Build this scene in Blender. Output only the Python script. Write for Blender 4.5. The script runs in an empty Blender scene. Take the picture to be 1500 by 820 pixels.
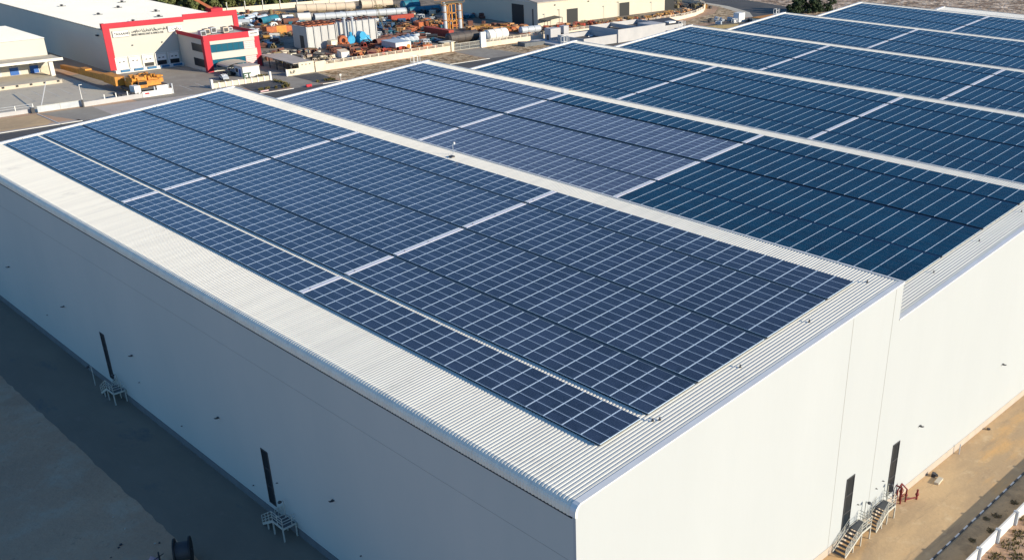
import bpy, math, random
from mathutils import Vector, Matrix
R = math.radians
rnd = random.Random(7)
sc = bpy.context.scene
COL = sc.collection

# ------------------------------------------------------------------ materials
def mat(name, col, rough=.7, col2=None, nscale=1.0, namt=.5, metal=0, bump=0, bscale=5, spec=.5, detail=6, coord='Object', stretch=None, emit=None):
    m = bpy.data.materials.new(name); m.use_nodes = True
    nt = m.node_tree; N = nt.nodes; L = nt.links; b = N['Principled BSDF']
    b.inputs['Base Color'].default_value = (*col, 1); b.inputs['Roughness'].default_value = rough
    b.inputs['Metallic'].default_value = metal; b.inputs['Specular IOR Level'].default_value = spec
    tc = N.new('ShaderNodeTexCoord'); src = tc.outputs[coord]
    if stretch:
        mp = N.new('ShaderNodeMapping'); mp.inputs['Scale'].default_value = stretch; L.new(src, mp.inputs[0]); src = mp.outputs[0]
    if col2:
        n = N.new('ShaderNodeTexNoise'); n.inputs['Scale'].default_value = nscale; n.inputs['Detail'].default_value = detail; n.inputs['Roughness'].default_value = .65
        L.new(src, n.inputs['Vector'])
        r = N.new('ShaderNodeValToRGB'); r.color_ramp.elements[0].position = .5-.5*namt*.5; r.color_ramp.elements[1].position = .5+.5*namt*.5
        r.color_ramp.elements[0].color = (*col, 1); r.color_ramp.elements[1].color = (*col2, 1)
        L.new(n.outputs[0], r.inputs[0]); L.new(r.outputs[0], b.inputs['Base Color'])
    if bump:
        n2 = N.new('ShaderNodeTexNoise'); n2.inputs['Scale'].default_value = bscale; n2.inputs['Detail'].default_value = 5; L.new(src, n2.inputs['Vector'])
        bp = N.new('ShaderNodeBump'); bp.inputs['Distance'].default_value = bump; L.new(n2.outputs[0], bp.inputs['Height']); L.new(bp.outputs[0], b.inputs['Normal'])
    return m

def layered(name, base, layers, rough=.95, bump=.05, bscale=2):
    """base colour, then [(colour, noise scale, lo, hi, stretch)] mixed over it"""
    m = bpy.data.materials.new(name); m.use_nodes = True
    nt = m.node_tree; N = nt.nodes; L = nt.links; b = N['Principled BSDF']; b.inputs['Roughness'].default_value = rough
    b.inputs['Specular IOR Level'].default_value = .25
    tc = N.new('ShaderNodeTexCoord'); prev = None
    for col, s, lo, hi, st in layers:
        mp = N.new('ShaderNodeMapping'); mp.inputs['Scale'].default_value = st or (1, 1, 1); L.new(tc.outputs['Object'], mp.inputs[0])
        n = N.new('ShaderNodeTexNoise'); n.inputs['Scale'].default_value = s; n.inputs['Detail'].default_value = 7; n.inputs['Roughness'].default_value = .7
        L.new(mp.outputs[0], n.inputs['Vector'])
        mr = N.new('ShaderNodeMapRange'); mr.inputs[1].default_value = lo; mr.inputs[2].default_value = hi; L.new(n.outputs[0], mr.inputs[0])
        mx = N.new('ShaderNodeMixRGB'); L.new(mr.outputs[0], mx.inputs[0]); mx.inputs[2].default_value = (*col, 1)
        if prev: L.new(prev, mx.inputs[1])
        else: mx.inputs[1].default_value = (*base, 1)
        prev = mx.outputs[0]
    L.new(prev, b.inputs['Base Color'])
    n2 = N.new('ShaderNodeTexNoise'); n2.inputs['Scale'].default_value = bscale; n2.inputs['Detail'].default_value = 8; L.new(tc.outputs['Object'], n2.inputs['Vector'])
    bp = N.new('ShaderNodeBump'); bp.inputs['Distance'].default_value = bump; L.new(n2.outputs[0], bp.inputs['Height']); L.new(bp.outputs[0], b.inputs['Normal'])
    return m

def panel_mat(name, c1, c2, rough, spec, ior=1.5):
    m = bpy.data.materials.new(name); m.use_nodes = True
    nt = m.node_tree; N = nt.nodes; L = nt.links; b = N['Principled BSDF']
    b.inputs['Roughness'].default_value = rough; b.inputs['Specular IOR Level'].default_value = spec
    b.inputs['IOR'].default_value = ior
    g = N.new('ShaderNodeNewGeometry')
    # per-module tone: white noise of the snapped world position
    sn = N.new('ShaderNodeVectorMath'); sn.operation = 'SNAP'; sn.inputs[1].default_value = (1.024, 1.9, 50); L.new(g.outputs['Position'], sn.inputs[0])
    wn = N.new('ShaderNodeTexWhiteNoise'); L.new(sn.outputs[0], wn.inputs['Vector'])
    no = N.new('ShaderNodeTexNoise'); no.inputs['Scale'].default_value = 5.5; no.inputs['Detail'].default_value = 3; L.new(g.outputs['Position'], no.inputs['Vector'])
    no2 = N.new('ShaderNodeTexNoise'); no2.inputs['Scale'].default_value = .06; L.new(g.outputs['Position'], no2.inputs['Vector'])
    ad = N.new('ShaderNodeMath'); ad.operation = 'MULTIPLY_ADD'; ad.inputs[1].default_value = .45; L.new(wn.outputs[0], ad.inputs[0]); L.new(no.outputs[0], ad.inputs[2])
    ad2 = N.new('ShaderNodeMath'); ad2.operation = 'MULTIPLY_ADD'; ad2.inputs[1].default_value = .6; L.new(no2.outputs[0], ad2.inputs[0]); L.new(ad.outputs[0], ad2.inputs[2])
    mr = N.new('ShaderNodeMapRange'); mr.inputs[1].default_value = .7; mr.inputs[2].default_value = 1.3; L.new(ad2.outputs[0], mr.inputs[0])
    mx = N.new('ShaderNodeMixRGB'); mx.inputs[1].default_value = (*c1, 1); mx.inputs[2].default_value = (*c2, 1); L.new(mr.outputs[0], mx.inputs[0])
    # fine silver grid between the cells
    tc = N.new('ShaderNodeTexCoord')
    br = N.new('ShaderNodeTexBrick'); br.offset = 0; br.inputs['Scale'].default_value = 1; br.inputs['Brick Width'].default_value = .1575; br.inputs['Row Height'].default_value = .1575
    br.inputs['Mortar Size'].default_value = .0025; br.inputs['Color1'].default_value = (0, 0, 0, 1); br.inputs['Color2'].default_value = (0, 0, 0, 1); br.inputs['Mortar'].default_value = (1, 1, 1, 1)
    L.new(tc.outputs['Object'], br.inputs['Vector'])
    m2 = N.new('ShaderNodeMixRGB'); L.new(br.outputs['Color'], m2.inputs[0]); L.new(mx.outputs[0], m2.inputs[1]); m2.inputs[2].default_value = (.16, .2, .26, 1)
    L.new(m2.outputs[0], b.inputs['Base Color'])
    return m

M = {}
M['roof'] = layered('roof_metal', (.86, .815, .7), [((.78, .74, .64), .5, .42, .62, (.1, 1.8, 1)), ((.55, .52, .46), .22, .6, .8, None), ((.66, .62, .56), .9, .66, .75, (.5, 2.5, 1))], rough=.45, bump=.004, bscale=3)
M['trim'] = mat('trim_metal', (.74, .73, .71), .5, (.82, .81, .78), .5, .6)
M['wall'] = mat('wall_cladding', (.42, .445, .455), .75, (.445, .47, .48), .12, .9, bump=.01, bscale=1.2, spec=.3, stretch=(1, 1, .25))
M['wall_shade_side'] = mat('shade_side_cladding', (.455, .5, .49), .6, (.525, .55, .53), .07, .9, spec=.35, stretch=(1, 1, .4))  # same white cladding as the gable, toned apart for its shaded side
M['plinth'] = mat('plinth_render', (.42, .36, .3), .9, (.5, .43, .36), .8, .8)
M['joint'] = mat('joint_line', (.33, .32, .29), .8)
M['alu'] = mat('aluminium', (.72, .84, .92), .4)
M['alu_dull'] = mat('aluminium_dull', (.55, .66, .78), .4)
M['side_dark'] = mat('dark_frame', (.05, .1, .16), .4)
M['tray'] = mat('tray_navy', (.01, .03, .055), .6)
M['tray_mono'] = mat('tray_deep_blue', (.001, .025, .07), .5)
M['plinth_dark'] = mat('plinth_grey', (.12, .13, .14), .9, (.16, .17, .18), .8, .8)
M['cream3'] = mat('cream_sheet_wall', (.52, .5, .44), .75, (.55, .53, .47), .1, .8)
M['under'] = mat('under_shade', (.012, .025, .04), .8)  # near-black, paints the shade beneath the arrays and under the eave lip
M['walk'] = mat('walkway_grp', (.74, .72, .76), .7, (.82, .79, .82), 2, .6)
M['poly'] = panel_mat('polycrystalline_glass', (.024, .038, .066), (.042, .062, .106), .2, .5, 1.5)
M['poly2'] = panel_mat('greyish_glass', (.07, .085, .135), (.105, .122, .18), .25, .5, 1.35)
M['mono'] = panel_mat('monocrystalline_glass', (.0002, .029, .062), (.0005, .05, .1), .16, .5, 1.22)
M['black'] = mat('black', (.012, .013, .015), .6)
M['dark'] = mat('dark_grey', (.05, .05, .055), .6)
M['glass'] = mat('dark_glass', (.012, .018, .025), .3, spec=.25)
M['teal_glass'] = mat('teal_glass', (.01, .1, .16), .15)
M['steel'] = mat('painted_steel', (.5, .49, .43), .6)
M['tread'] = mat('tread_grating', (.08, .085, .09), .6)
M['redpipe'] = mat('red_pipe', (.2, .022, .02), .6)
M['white'] = mat('white_paint', (.76, .75, .72), .6, (.68, .66, .62), .6, .8)
M['cream'] = mat('cream_wall', (.72, .65, .5), .8, (.64, .58, .45), .15, .8)
M['cream2'] = mat('cream_roof', (.66, .63, .56), .7, (.74, .7, .62), .08, .7)
M['creamwall'] = mat('yard_wall_render', (.7, .62, .5), .85, (.58, .5, .4), .5, .7)
M['farroof'] = mat('cream_far_roof', (.88, .84, .74), .6, (.8, .77, .68), .05, .7)
M['ochre'] = mat('ochre_scrap', (.5, .27, .06), .8, (.25, .13, .04), 1, .7)
M['hangarwall'] = mat('hangar_cream', (.6, .55, .44), .8, (.56, .51, .41), .1, .8)
M['greywall'] = mat('pale_grey_wall', (.48, .47, .47), .8, (.4, .4, .41), .3, .8)
M['red'] = mat('red_cladding', (.52, .047, .065), .8, (.46, .04, .055), .3, .8, spec=.2)
M['pink'] = mat('pinkish_louvre', (.8, .5, .5), .6)
M['blue'] = mat('blue_door', (.01, .09, .35), .5, (.02, .12, .42), 1, .8)
M['dockblue'] = mat('dock_blue', (.02, .14, .3), .5)
M['yellow'] = mat('yellow_paint', (.68, .3, .03), .6, (.42, .16, .03), .9, .7)
M['orange'] = mat('orange_primer', (.52, .17, .06), .8, (.3, .08, .04), .7, .8)
M['timber'] = mat('orange_timber', (.66, .36, .15), .8, (.42, .2, .08), .8, .8)
M['rust'] = mat('rust', (.22, .09, .06), .9, (.12, .06, .05), .6, .8)
M['redbox'] = mat('red_oxide', (.42, .06, .03), .7, (.3, .04, .03), .6, .8)
M['sky_blue'] = mat('light_blue_paint', (.02, .36, .62), .5, (.02, .26, .5), .7, .6)
M['teal'] = mat('teal_paint', (.02, .2, .26), .6, (.02, .12, .2), .5, .7)
M['green'] = mat('sea_green', (.02, .32, .28), .6)
M['greybox'] = mat('grey_sheet', (.5, .5, .49), .6, (.42, .42, .42), .25, .8)
M['galv'] = mat('galvanised', (.5, .54, .58), .4, (.4, .43, .47), .5, .8)
M['beige'] = mat('beige_tank', (.68, .57, .44), .7, (.55, .45, .34), .3, .8)
M['blacktank'] = mat('black_tank', (.05, .045, .045), .6, (.1, .08, .07), .8, .8)
M['olive'] = mat('olive_scrap', (.16, .13, .07), .8, (.26, .2, .1), .6, .8)
M['letter'] = mat('letter_green', (.01, .07, .04), .6)
M['ink'] = mat('sign_ink', (.04, .05, .06), .6)
M['kerbw'] = mat('kerb_white', (.75, .74, .7), .8)
M['kerbb'] = mat('kerb_black', (.1, .1, .1), .8)
M['bark'] = mat('bark', (.1, .07, .05), .9)
M['junkblue'] = mat('faded_blue', (.03, .1, .22), .8, (.02, .06, .12), .8, .7)
M['leaf'] = mat('foliage', (.08, .11, .03), .8, (.19, .2, .065), .35, .7)
M['leafdark'] = mat('foliage_dark', (.012, .03, .008), .8, (.04, .065, .02), .5, .7)
M['hedge'] = mat('hedge_leaf', (.1, .09, .03), .9, (.2, .16, .05), 1, .8)
M['sand'] = layered('sand_ground', (.54, .34, .215), [((.37, .24, .16), .02, .4, .65, None), ((.5, .4, .29), .15, .5, .75, None), ((.2, .15, .1), .5, .62, .75, None), ((.13, .1, .065), 1.7, .64, .74, None)], bump=.12, bscale=1.5)
M['desert'] = layered('stony_desert', (.56, .43, .31), [((.27, .18, .12), .09, .48, .53, None), ((.13, .09, .06), .2, .54, .59, None), ((.85, .68, .52), .16, .55, .6, None)], bump=.8, bscale=.5)
M['scrub'] = layered('scrub_verge', (.58, .44, .28), [((.27, .17, .085), .28, .47, .55, (1, 1.6, 1)), ((.11, .075, .035), .6, .53, .6, None), ((.64, .5, .34), 1.1, .57, .64, None)], bump=.25, bscale=1.2)
M['vergedirt'] = layered('verge_dirt', (.52, .37, .22), [((.36, .26, .16), .4, .45, .6, None), ((.22, .16, .1), 1.3, .6, .72, None)], bump=.12, bscale=1.5)
M['sandlane'] = layered('sandy_lane', (.6, .42, .235), [((.47, .335, .2), .12, .42, .56, (.4, 1, 1)), ((.38, .27, .17), .35, .56, .68, (.25, 1.5, 1)), ((.68, .52, .32), .5, .55, .75, None), ((.66, .4, .17), .09, .55, .7, (.5, 2, 1)), ((.42, .31, .19), 2.2, .6, .75, None)], bump=.03)
M['asphalt'] = layered('asphalt', (.085, .085, .085), [((.13, .12, .11), .08, .42, .62, None), ((.17, .15, .13), .6, .58, .75, None), ((.06, .06, .062), .3, .6, .7, None)], bump=.01, rough=.85)
M['sideasphalt'] = layered('side_asphalt', (.2, .165, .125), [((.24, .2, .15), .06, .42, .62, (1, .4, 1)), ((.25, .21, .17), .4, .6, .75, None), ((.13, .13, .125), .2, .58, .7, (1, .5, 1))], bump=.01, rough=.9)
M['yard'] = layered('concrete_yard', (.33, .295, .245), [((.27, .24, .205), .06, .4, .6, None), ((.36, .33, .28), .3, .5, .7, None), ((.17, .16, .15), .9, .64, .78, None)], bump=.01, rough=.9)
M['yardpale'] = layered('pale_concrete', (.52, .46, .37), [((.58, .52, .41), .07, .4, .6, None), ((.32, .3, .27), .35, .55, .75, None)], bump=.01, rough=.9)
M['yarddirt'] = layered('oily_yard', (.3, .245, .19), [((.16, .13, .105), .1, .42, .6, None), ((.09, .075, .065), .4, .52, .66, None), ((.5, .4, .3), .8, .58, .7, None)], bump=.1)
M['gravel'] = layered('dark_gravel', (.085, .085, .09), [((.12, .12, .12), 1, .45, .6, None), ((.055, .055, .06), .3, .5, .7, None)], bump=.05, bscale=6)
M['paving'] = layered('pink_paving', (.5, .44, .39), [((.44, .38, .33), .2, .4, .6, None)], bump=.01)
M['roadpaint'] = mat('road_paint', (.6, .6, .57), .8)

# ------------------------------------------------------------------ mesh builder
class MB:
    def __init__(s): s.v = []; s.f = []; s.m = []
    def add(s, vs, fs, mi=0):
        o = len(s.v); s.v += [tuple(v) for v in vs]; s.f += [tuple(i+o for i in f) for f in fs]; s.m += [mi]*len(fs); return s
    def box(s, a, b, mi=0):
        x0, y0, z0 = a; x1, y1, z1 = b
        return s.add([(x0,y0,z0),(x1,y0,z0),(x1,y1,z0),(x0,y1,z0),(x0,y0,z1),(x1,y0,z1),(x1,y1,z1),(x0,y1,z1)],
                     [(0,3,2,1),(4,5,6,7),(0,1,5,4),(1,2,6,5),(2,3,7,6),(3,0,4,7)], mi)
    def obox(s, c, sx, sy, sz, rz=0, rx=0, ry=0, mi=0):
        Mx = Matrix.Translation(c) @ Matrix.Rotation(rz,4,'Z') @ Matrix.Rotation(ry,4,'Y') @ Matrix.Rotation(rx,4,'X')
        vs = [Mx @ Vector((i*sx/2, j*sy/2, k*sz/2)) for k in (-1,1) for i,j in ((-1,-1),(1,-1),(1,1),(-1,1))]
        return s.add(vs, [(0,3,2,1),(4,5,6,7),(0,1,5,4),(1,2,6,5),(2,3,7,6),(3,0,4,7)], mi)
    def bar(s, p, q, w, mi=0, h=None):
        p = Vector(p); q = Vector(q); d = (q-p).normalized(); h = h or w
        a = d.cross(Vector((0,0,1)));  a = a.normalized() if a.length > .01 else Vector((1,0,0)); u = a.cross(d).normalized()
        vs = [e + a*i*w/2 + u*j*h/2 for e in (p,q) for i,j in ((-1,-1),(1,-1),(1,1),(-1,1))]
        return s.add(vs, [(0,3,2,1),(4,5,6,7),(0,1,5,4),(1,2,6,5),(2,3,7,6),(3,0,4,7)], mi)
    def cyl(s, p, q, r, n=12, mi=0, r2=None, cap=True):
        p = Vector(p); q = Vector(q); d = (q-p).normalized(); r2 = r if r2 is None else r2
        a = d.cross(Vector((0,0,1)));  a = a.normalized() if a.length > .01 else Vector((1,0,0)); u = a.cross(d).normalized()
        vs = [e + (a*math.cos(2*math.pi*i/n) + u*math.sin(2*math.pi*i/n))*rr for e, rr in ((p,r),(q,r2)) for i in range(n)]
        fs = [(i, (i+1)%n, n+(i+1)%n, n+i) for i in range(n)]
        if cap: fs += [tuple(range(n-1,-1,-1)), tuple(range(n,2*n))]
        return s.add(vs, fs, mi)
    def tube(s, p, q, ro, ri, n=20, mi=0):
        p = Vector(p); q = Vector(q); d = (q-p).normalized()
        a = d.cross(Vector((0,0,1))).normalized(); u = a.cross(d).normalized()
        vs = [e + (a*math.cos(2*math.pi*i/n) + u*math.sin(2*math.pi*i/n))*rr for e, rr in ((p,ro),(q,ro),(p,ri),(q,ri)) for i in range(n)]
        fs = []
        for i in range(n):
            j = (i+1)%n
            fs += [(i,j,n+j,n+i),(2*n+i,3*n+i,3*n+j,2*n+j),(i,2*n+i,2*n+j,j),(n+i,n+j,3*n+j,3*n+i)]
        return s.add(vs, fs, mi)
    def prism(s, poly, z0, z1, mi=0):
        n = len(poly)
        vs = [(x,y,z0) for x,y in poly] + [(x,y,z1) for x,y in poly]
        return s.add(vs, [tuple(range(n-1,-1,-1)), tuple(range(n,2*n))] + [(i,(i+1)%n,n+(i+1)%n,n+i) for i in range(n)], mi)
    def xprism(s, poly, y0, y1, mi=0):           # poly in (x,z)
        n = len(poly)
        vs = [(x,y0,z) for x,z in poly] + [(x,y1,z) for x,z in poly]
        return s.add(vs, [tuple(range(n)), tuple(range(2*n-1,n-1,-1))] + [(i,n+i,n+(i+1)%n,(i+1)%n) for i in range(n)], mi)
    def sphere(s, c, r, sx=1, sy=1, sz=1, n=10, mi=0):
        vs = []; fs = []
        for i in range(n//2+1):
            t = math.pi*i/(n//2)
            for j in range(n):
                p = 2*math.pi*j/n; vs.append((c[0]+r*sx*math.sin(t)*math.cos(p), c[1]+r*sy*math.sin(t)*math.sin(p), c[2]+r*sz*math.cos(t)))
        for i in range(n//2):
            for j in range(n): fs.append((i*n+j, (i+1)*n+j, (i+1)*n+(j+1)%n, i*n+(j+1)%n))
        return s.add(vs, fs, mi)
    def mesh(s, name, mats, off=(0,0,0), smooth=False):
        me = bpy.data.meshes.new(name)
        me.from_pydata([(v[0]-off[0], v[1]-off[1], v[2]-off[2]) for v in s.v], [], s.f)
        for m in (mats if isinstance(mats,(list,tuple)) else [mats]): me.materials.append(M[m])
        me.polygons.foreach_set('material_index', s.m)
        if smooth: me.polygons.foreach_set('use_smooth', [True]*len(s.f))
        me.update(); return me

def link(o, parent=None):
    COL.objects.link(o)
    if parent: o.parent = parent
    return o
def root(name, label, cat, loc=(0,0,0), group=None, rot=(0,0,0)):
    o = bpy.data.objects.new(name, None); link(o); o.location = loc; o.rotation_euler = rot; o.empty_display_size = .5
    o['label'] = label; o['category'] = cat
    if group: o['group'] = group
    return o
def part(rt, name, mb, mats, world=True, smooth=False, label=None, stuff=False, org=None):
    """world=True: mb is in world coordinates and the thing is unrotated"""
    off = org if org is not None else (tuple(rt.location) if world else (0,0,0))
    o = bpy.data.objects.new(name, mb.mesh(name, mats, off, smooth)); link(o, rt)
    if label: o['label'] = label
    if stuff: o['kind'] = 'stuff'
    return o
def sub(pt, name, mb, mats, org):
    o = bpy.data.objects.new(name, mb.mesh(name, mats, org)); link(o, pt); return o
def single(name, label, cat, mb, mats, loc, group=None, smooth=False):
    o = bpy.data.objects.new(name, mb.mesh(name, mats, loc, smooth)); link(o); o.location = loc
    o['label'] = label; o['category'] = cat
    if group: o['group'] = group
    return o
def structure(name, mb, mats):
    o = bpy.data.objects.new(name, mb.mesh(name, mats)); link(o); o['kind'] = 'structure'; return o
def copy_tree(o, parent=None):
    c = o.copy(); COL.objects.link(c)
    if parent: c.parent = parent
    for ch in [x for x in o.children]: copy_tree(ch, c)
    return c

# ------------------------------------------------------------------ ground and roads
def sheet(name, poly, z, m):
    return structure(name, MB().add([(x,y,z) for x,y in poly], [tuple(range(len(poly)))]), m)
def rect(x0,y0,x1,y1): return [(x0,y0),(x1,y0),(x1,y1),(x0,y1)]
sheet('ground', rect(-1500,-1500,4000,4000), 0, 'sand')
sheet('desert_ground', [(352,150),(3500,-200),(3900,3900),(372,3900),(372,300),(352,260)], .004, 'desert')
def wobble(pts, amp, step=2.5, seed=1):
    r = random.Random(seed); out = []
    for (x0,y0),(x1,y1) in zip(pts, pts[1:]):
        n = max(1, int(math.hypot(x1-x0,y1-y0)/step))
        for i in range(n): t = i/n; out.append((x0+(x1-x0)*t + r.uniform(-amp,amp), y0+(y1-y0)*t + r.uniform(-amp,amp)))
    return out
sheet('side_road', [(-.05,-80),(-.05,125)] + wobble([(-8.3,125),(-8.3,-80)], .12, 1.2), .008, 'sideasphalt')
sheet('lane', rect(-60,-7.32,330,-.05), .008, 'sandlane')
sheet('verge', rect(-60,-10.4,330,-7.5), .004, 'vergedirt')
sheet('far_road', rect(-200,206,330,228.5), .008, 'asphalt')
sheet('roadside_pavement', rect(20,228.5,52,231), .012, 'paving')
sheet('sand_patch', [(20,231),(44.6,229.9),(46.5,233.1),(46.7,243.5),(38,244.3),(20,245)], .016, 'sandlane')
sheet('entry_apron', [(52,228.5),(60,228.5),(60,244),(47.2,244)], .012, 'yard')
sheet('paved_plot', [(60,228.5),(97,228.5),(97,238.5),(60,243)], .012, 'paving')
sheet('left_yard', rect(20,246,71,296), .012, 'yardpale')
sheet('red_warehouse_yard', rect(71,238.6,130,292), .008, 'yard')
sheet('driveway', [(109.5,228.5),(118.5,228.5),(118.2,245.5),(111.2,245.5)], .016, 'yard')
sheet('garden_bed', [(98.4,229.2),(108.8,230.8),(111.2,245.2),(101,243.9)], .016, 'gravel')
sheet('garden_bed', [(118.8,230.2),(124.6,228.9),(126.8,245.2),(118.4,245)], .016, 'gravel')
sheet('scrub_strip', [(126.9,229),(180,229),(180,247.5),(126.9,245)], .012, 'scrub')
sheet('gate_driveway', [(180.6,228.5),(196,228.5),(193.2,247.8),(180.8,247.8)], .016, 'yard')
sheet('scrub_strip', [(194.5,229.5),(215,229.5),(216,247.5),(193.8,247.5)], .012, 'scrub')
sheet('yard_ground', [(124.5,248),(181,249),(260,246),(300,247.5),(330,258),(352,280),(352,400),(240,402),(124.5,402)], .012, 'yarddirt')
sheet('scrub_strip', [(262,236),(310,232),(336,243),(349,262),(352,285),(345,262),(327,250),(300,243),(262,242)], .016, 'scrub')
curve = [(300,228.5),(330,229),(345,239),(356,258),(360,285),(362,330),(372,330),(371,285),(370,255),(355,232),(338,214),(300,206)]
sheet('curving_road', [(300,206),(340,206),(356,222),(372,245),(380,280),(384,340),(360,340),(357,290),(352,262),(342,242),(330,231),(300,228.5)], .012, 'asphalt')
sheet('road_shoulder', [(330,231),(342,242),(352,262),(357,290),(360,340),(357,340),(354,290),(348,264),(338,246),(326,233)], .018, 'yardpale')
def painted(name, segs, w, z):
    mb = MB()
    for (x0,y0),(x1,y1) in segs:
        d = Vector((x1-x0,y1-y0,0)).normalized(); n = Vector((-d.y,d.x,0))*w/2
        mb.add([(x0-n.x,y0-n.y,z),(x1-n.x,y1-n.y,z),(x1+n.x,y1+n.y,z),(x0+n.x,y0+n.y,z)], [(0,1,2,3)])
    return structure(name, mb, 'roadpaint')
painted('bay_markings', [((52+i*3.4,262),(52.6+i*3.4,275)) for i in range(5)], .12, .018)
painted('bay_markings', [((88+i*4.6,246),(88.5+i*4.6,255)) for i in range(4)], .14, .014)
# painted kerb beside the lane (real step)
mb = MB()
for i in range(0, 420):
    x = -40 + i*.88
    mb.box((x,-7.46,0),(x+.872,-7.33,.12), i%2)
structure('kerb', mb, ['kerbw','kerbb'])
mb = MB(); mb.box((46.9,228.3,0),(47.05,244,.12)); mb.box((98,228.35,0),(109.3,228.5,.13)); mb.box((118.6,228.35,0),(181,228.5,.13)); mb.box((20,228.3,0),(52,228.45,.13))
structure('far_kerb', mb, 'kerbw')

# ------------------------------------------------------------------ main warehouse
Z0 = 21.52; WA = 40.0; SA = .08674; DROP = 3.588; WB = 38.31; SB = .08425; LN = 120.9
bays = []
x = 0; z = Z0
for k in range(6):
    w, s = (WA, SA) if k == 0 else (WB, SB)
    bays.append((x, z, w, s)); x += w; z += w*s - DROP
bays.append((x, z, 22.0, SB))
G_FAR = 106.0
wh = root('warehouse', 'huge white saw-tooth roofed warehouse carrying the rows of solar panels', 'warehouse', (0,0,0))
EAVE = [(-.14,20.62),(-.14,20.9),(-.12,21.08),(-.04,21.27),(.12,21.45),(.34,21.56),(.6,21.52+.6*SA)]
PITCH = .333
def ribbed(path, y0, y1, pitch=PITCH, h=.034):
    """trapezoidal ribs swept along a path of (x,z)"""
    prof = []
    n = int(round((y1-y0)/pitch))
    for i in range(n):
        y = y0 + i*pitch
        prof += [(y,0),(y+pitch*.26,0),(y+pitch*.4,h),(y+pitch*.84,h)]
    prof.append((y1,0))
    nrm = []
    for i in range(len(path)):
        a = path[max(0,i-1)]; b = path[min(len(path)-1,i+1)]
        d = Vector((b[0]-a[0], b[1]-a[1])).normalized(); nrm.append((-d.y, d.x))
    vs = [(p[0]+n_[0]*dz, y, p[1]+n_[1]*dz) for p, n_ in zip(path, nrm) for y, dz in prof]
    m = len(prof); fs = []
    for i in range(len(path)-1):
        for j in range(m-1): fs.append((i*m+j, (i+1)*m+j, (i+1)*m+j+1, i*m+j+1))
    return MB().add(vs, fs)
for k, (bx, bz, w, s) in enumerate(bays):
    L_ = LN if k < 6 else G_FAR
    top = (bx+w-.02, bz+(w-.02)*s)
    path = (EAVE if k == 0 else [(bx+.03, bz+.03*s)]) + [(bx+w*t, bz+w*t*s) for t in (.33,.66)] + [top]
    rf = part(wh, 'roof', ribbed(path, .45, L_-.9), 'roof' if k < 6 else 'farroof')
    # ridge capping with the open rib ends under it
    mb = MB(); cx, cz = bx+w, bz+w*s
    mb.xprism([(cx-.14,cz-.14*s+.05),(cx+.06,cz+.06*s+.05),(cx+.06,cz-.2),(cx+.1,cz-.2),(cx+.1,cz+.06*s+.075),(cx-.14,cz-.14*s+.075)][::-1], .0, L_)
    part(wh, 'ridge_cap', mb, 'white')
    # edge flashings at both gable ends
    ep = ([(p[0]-.03,p[1]+.05) for p in EAVE] if k == 0 else [(bx,bz+.05)]) + [(bx+w+.02, bz+w*s+.06)]
    for ya, yb in ((-.07,.46),(L_-.95,L_+.05)):
        mb = MB()
        n = len(ep)
        vs = [(x_,ya,z_) for x_,z_ in ep] + [(x_,yb,z_) for x_,z_ in ep] + [(x_,ya,z_-.1) for x_,z_ in ep] + [(x_,yb,z_-.1) for x_,z_ in ep]
        if k == 0:
            vs = vs[:2*n] + [(x_+.0 if i>5 else x_+.18,ya,z_-(.1 if i>4 else 0.03)) for i,(x_,z_) in enumerate(ep)] + [(x_+(0 if i>5 else .18),yb,z_-(.1 if i>4 else .03)) for i,(x_,z_) in enumerate(ep)]
        fs = []
        for i in range(n-1):
            fs += [(i,i+1,n+i+1,n+i), (2*n+i,2*n+i+1,i+1,i), (n+i,n+i+1,3*n+i+1,3*n+i)]
        mb.add(vs, fs)
        if ya < 0: part(wh, 'edge_flashing', mb, 'trim')
    if True:  # upstand along the far flashing
        mb.add([(bx+.6,L_-.97,bz+.6*s+.05),(bx+w,L_-.97,bz+w*s+.05),(bx+w,L_-.97,bz+w*s+.17),(bx+.6,L_-.97,bz+.6*s+.17),
                (bx+.6,L_-.9,bz+.6*s+.05),(bx+w,L_-.9,bz+w*s+.05),(bx+w,L_-.9,bz+w*s+.17),(bx+.6,L_-.9,bz+.6*s+.17)],
               [(0,1,2,3),(3,2,6,7),(7,6,5,4)])
    part(wh, 'edge_flashing', mb, 'trim')
# gable walls
xe, ze, we, se = bays[-1]
def gable_poly(i0, i1):
    P = []
    for k in range(i0, i1):
        bx, bz, w, s = bays[k]
        if k == 0: P += [(-.08,20.6),(-.08,20.86),(-.04,21.08),(.06,21.24),(.2,21.38),(.4,21.46)]
        else: P += [(bx, bz-.04)]
        P += [(bx+w, bz+w*s-.04)]
    return P
mb = MB()
for y0 in (0, LN-.3):
    P = [(WA*6+3, .9)] if False else []
    poly = [(-.08,.9)] + gable_poly(0,6) + [(bays[6][0],.9)]
    mb.xprism(poly[::-1], y0, y0+.25)
poly = [(bays[6][0],.9)] + gable_poly(6,7) + [(bays[6][0]+22,.9)]
mb.xprism(poly[::-1], 0, .25); mb.xprism(poly[::-1], G_FAR-.3, G_FAR-.05)
part(wh, 'gable_wall', mb, 'wall')
mb = MB().box((-.08,.255,.9),(.15,LN-.305,20.75)); part(wh, 'side_wall', mb, 'wall_shade_side')
mb = MB()
for bx, bz, w, s in bays:
    cx, cz = bx+w, bz+w*s
    L_ = LN if bx < 230 else G_FAR
    mb.box((cx-.06,.26,cz-4.0 if bx<230 else .9),(cx-.01,L_-.31,cz-.03))
part(wh, 'riser_wall', mb, 'wall')
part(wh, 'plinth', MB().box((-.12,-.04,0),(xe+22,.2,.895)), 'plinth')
part(wh, 'plinth', MB().box((-.13,.205,0),(.2,LN,.895)), 'plinth_dark')
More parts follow.
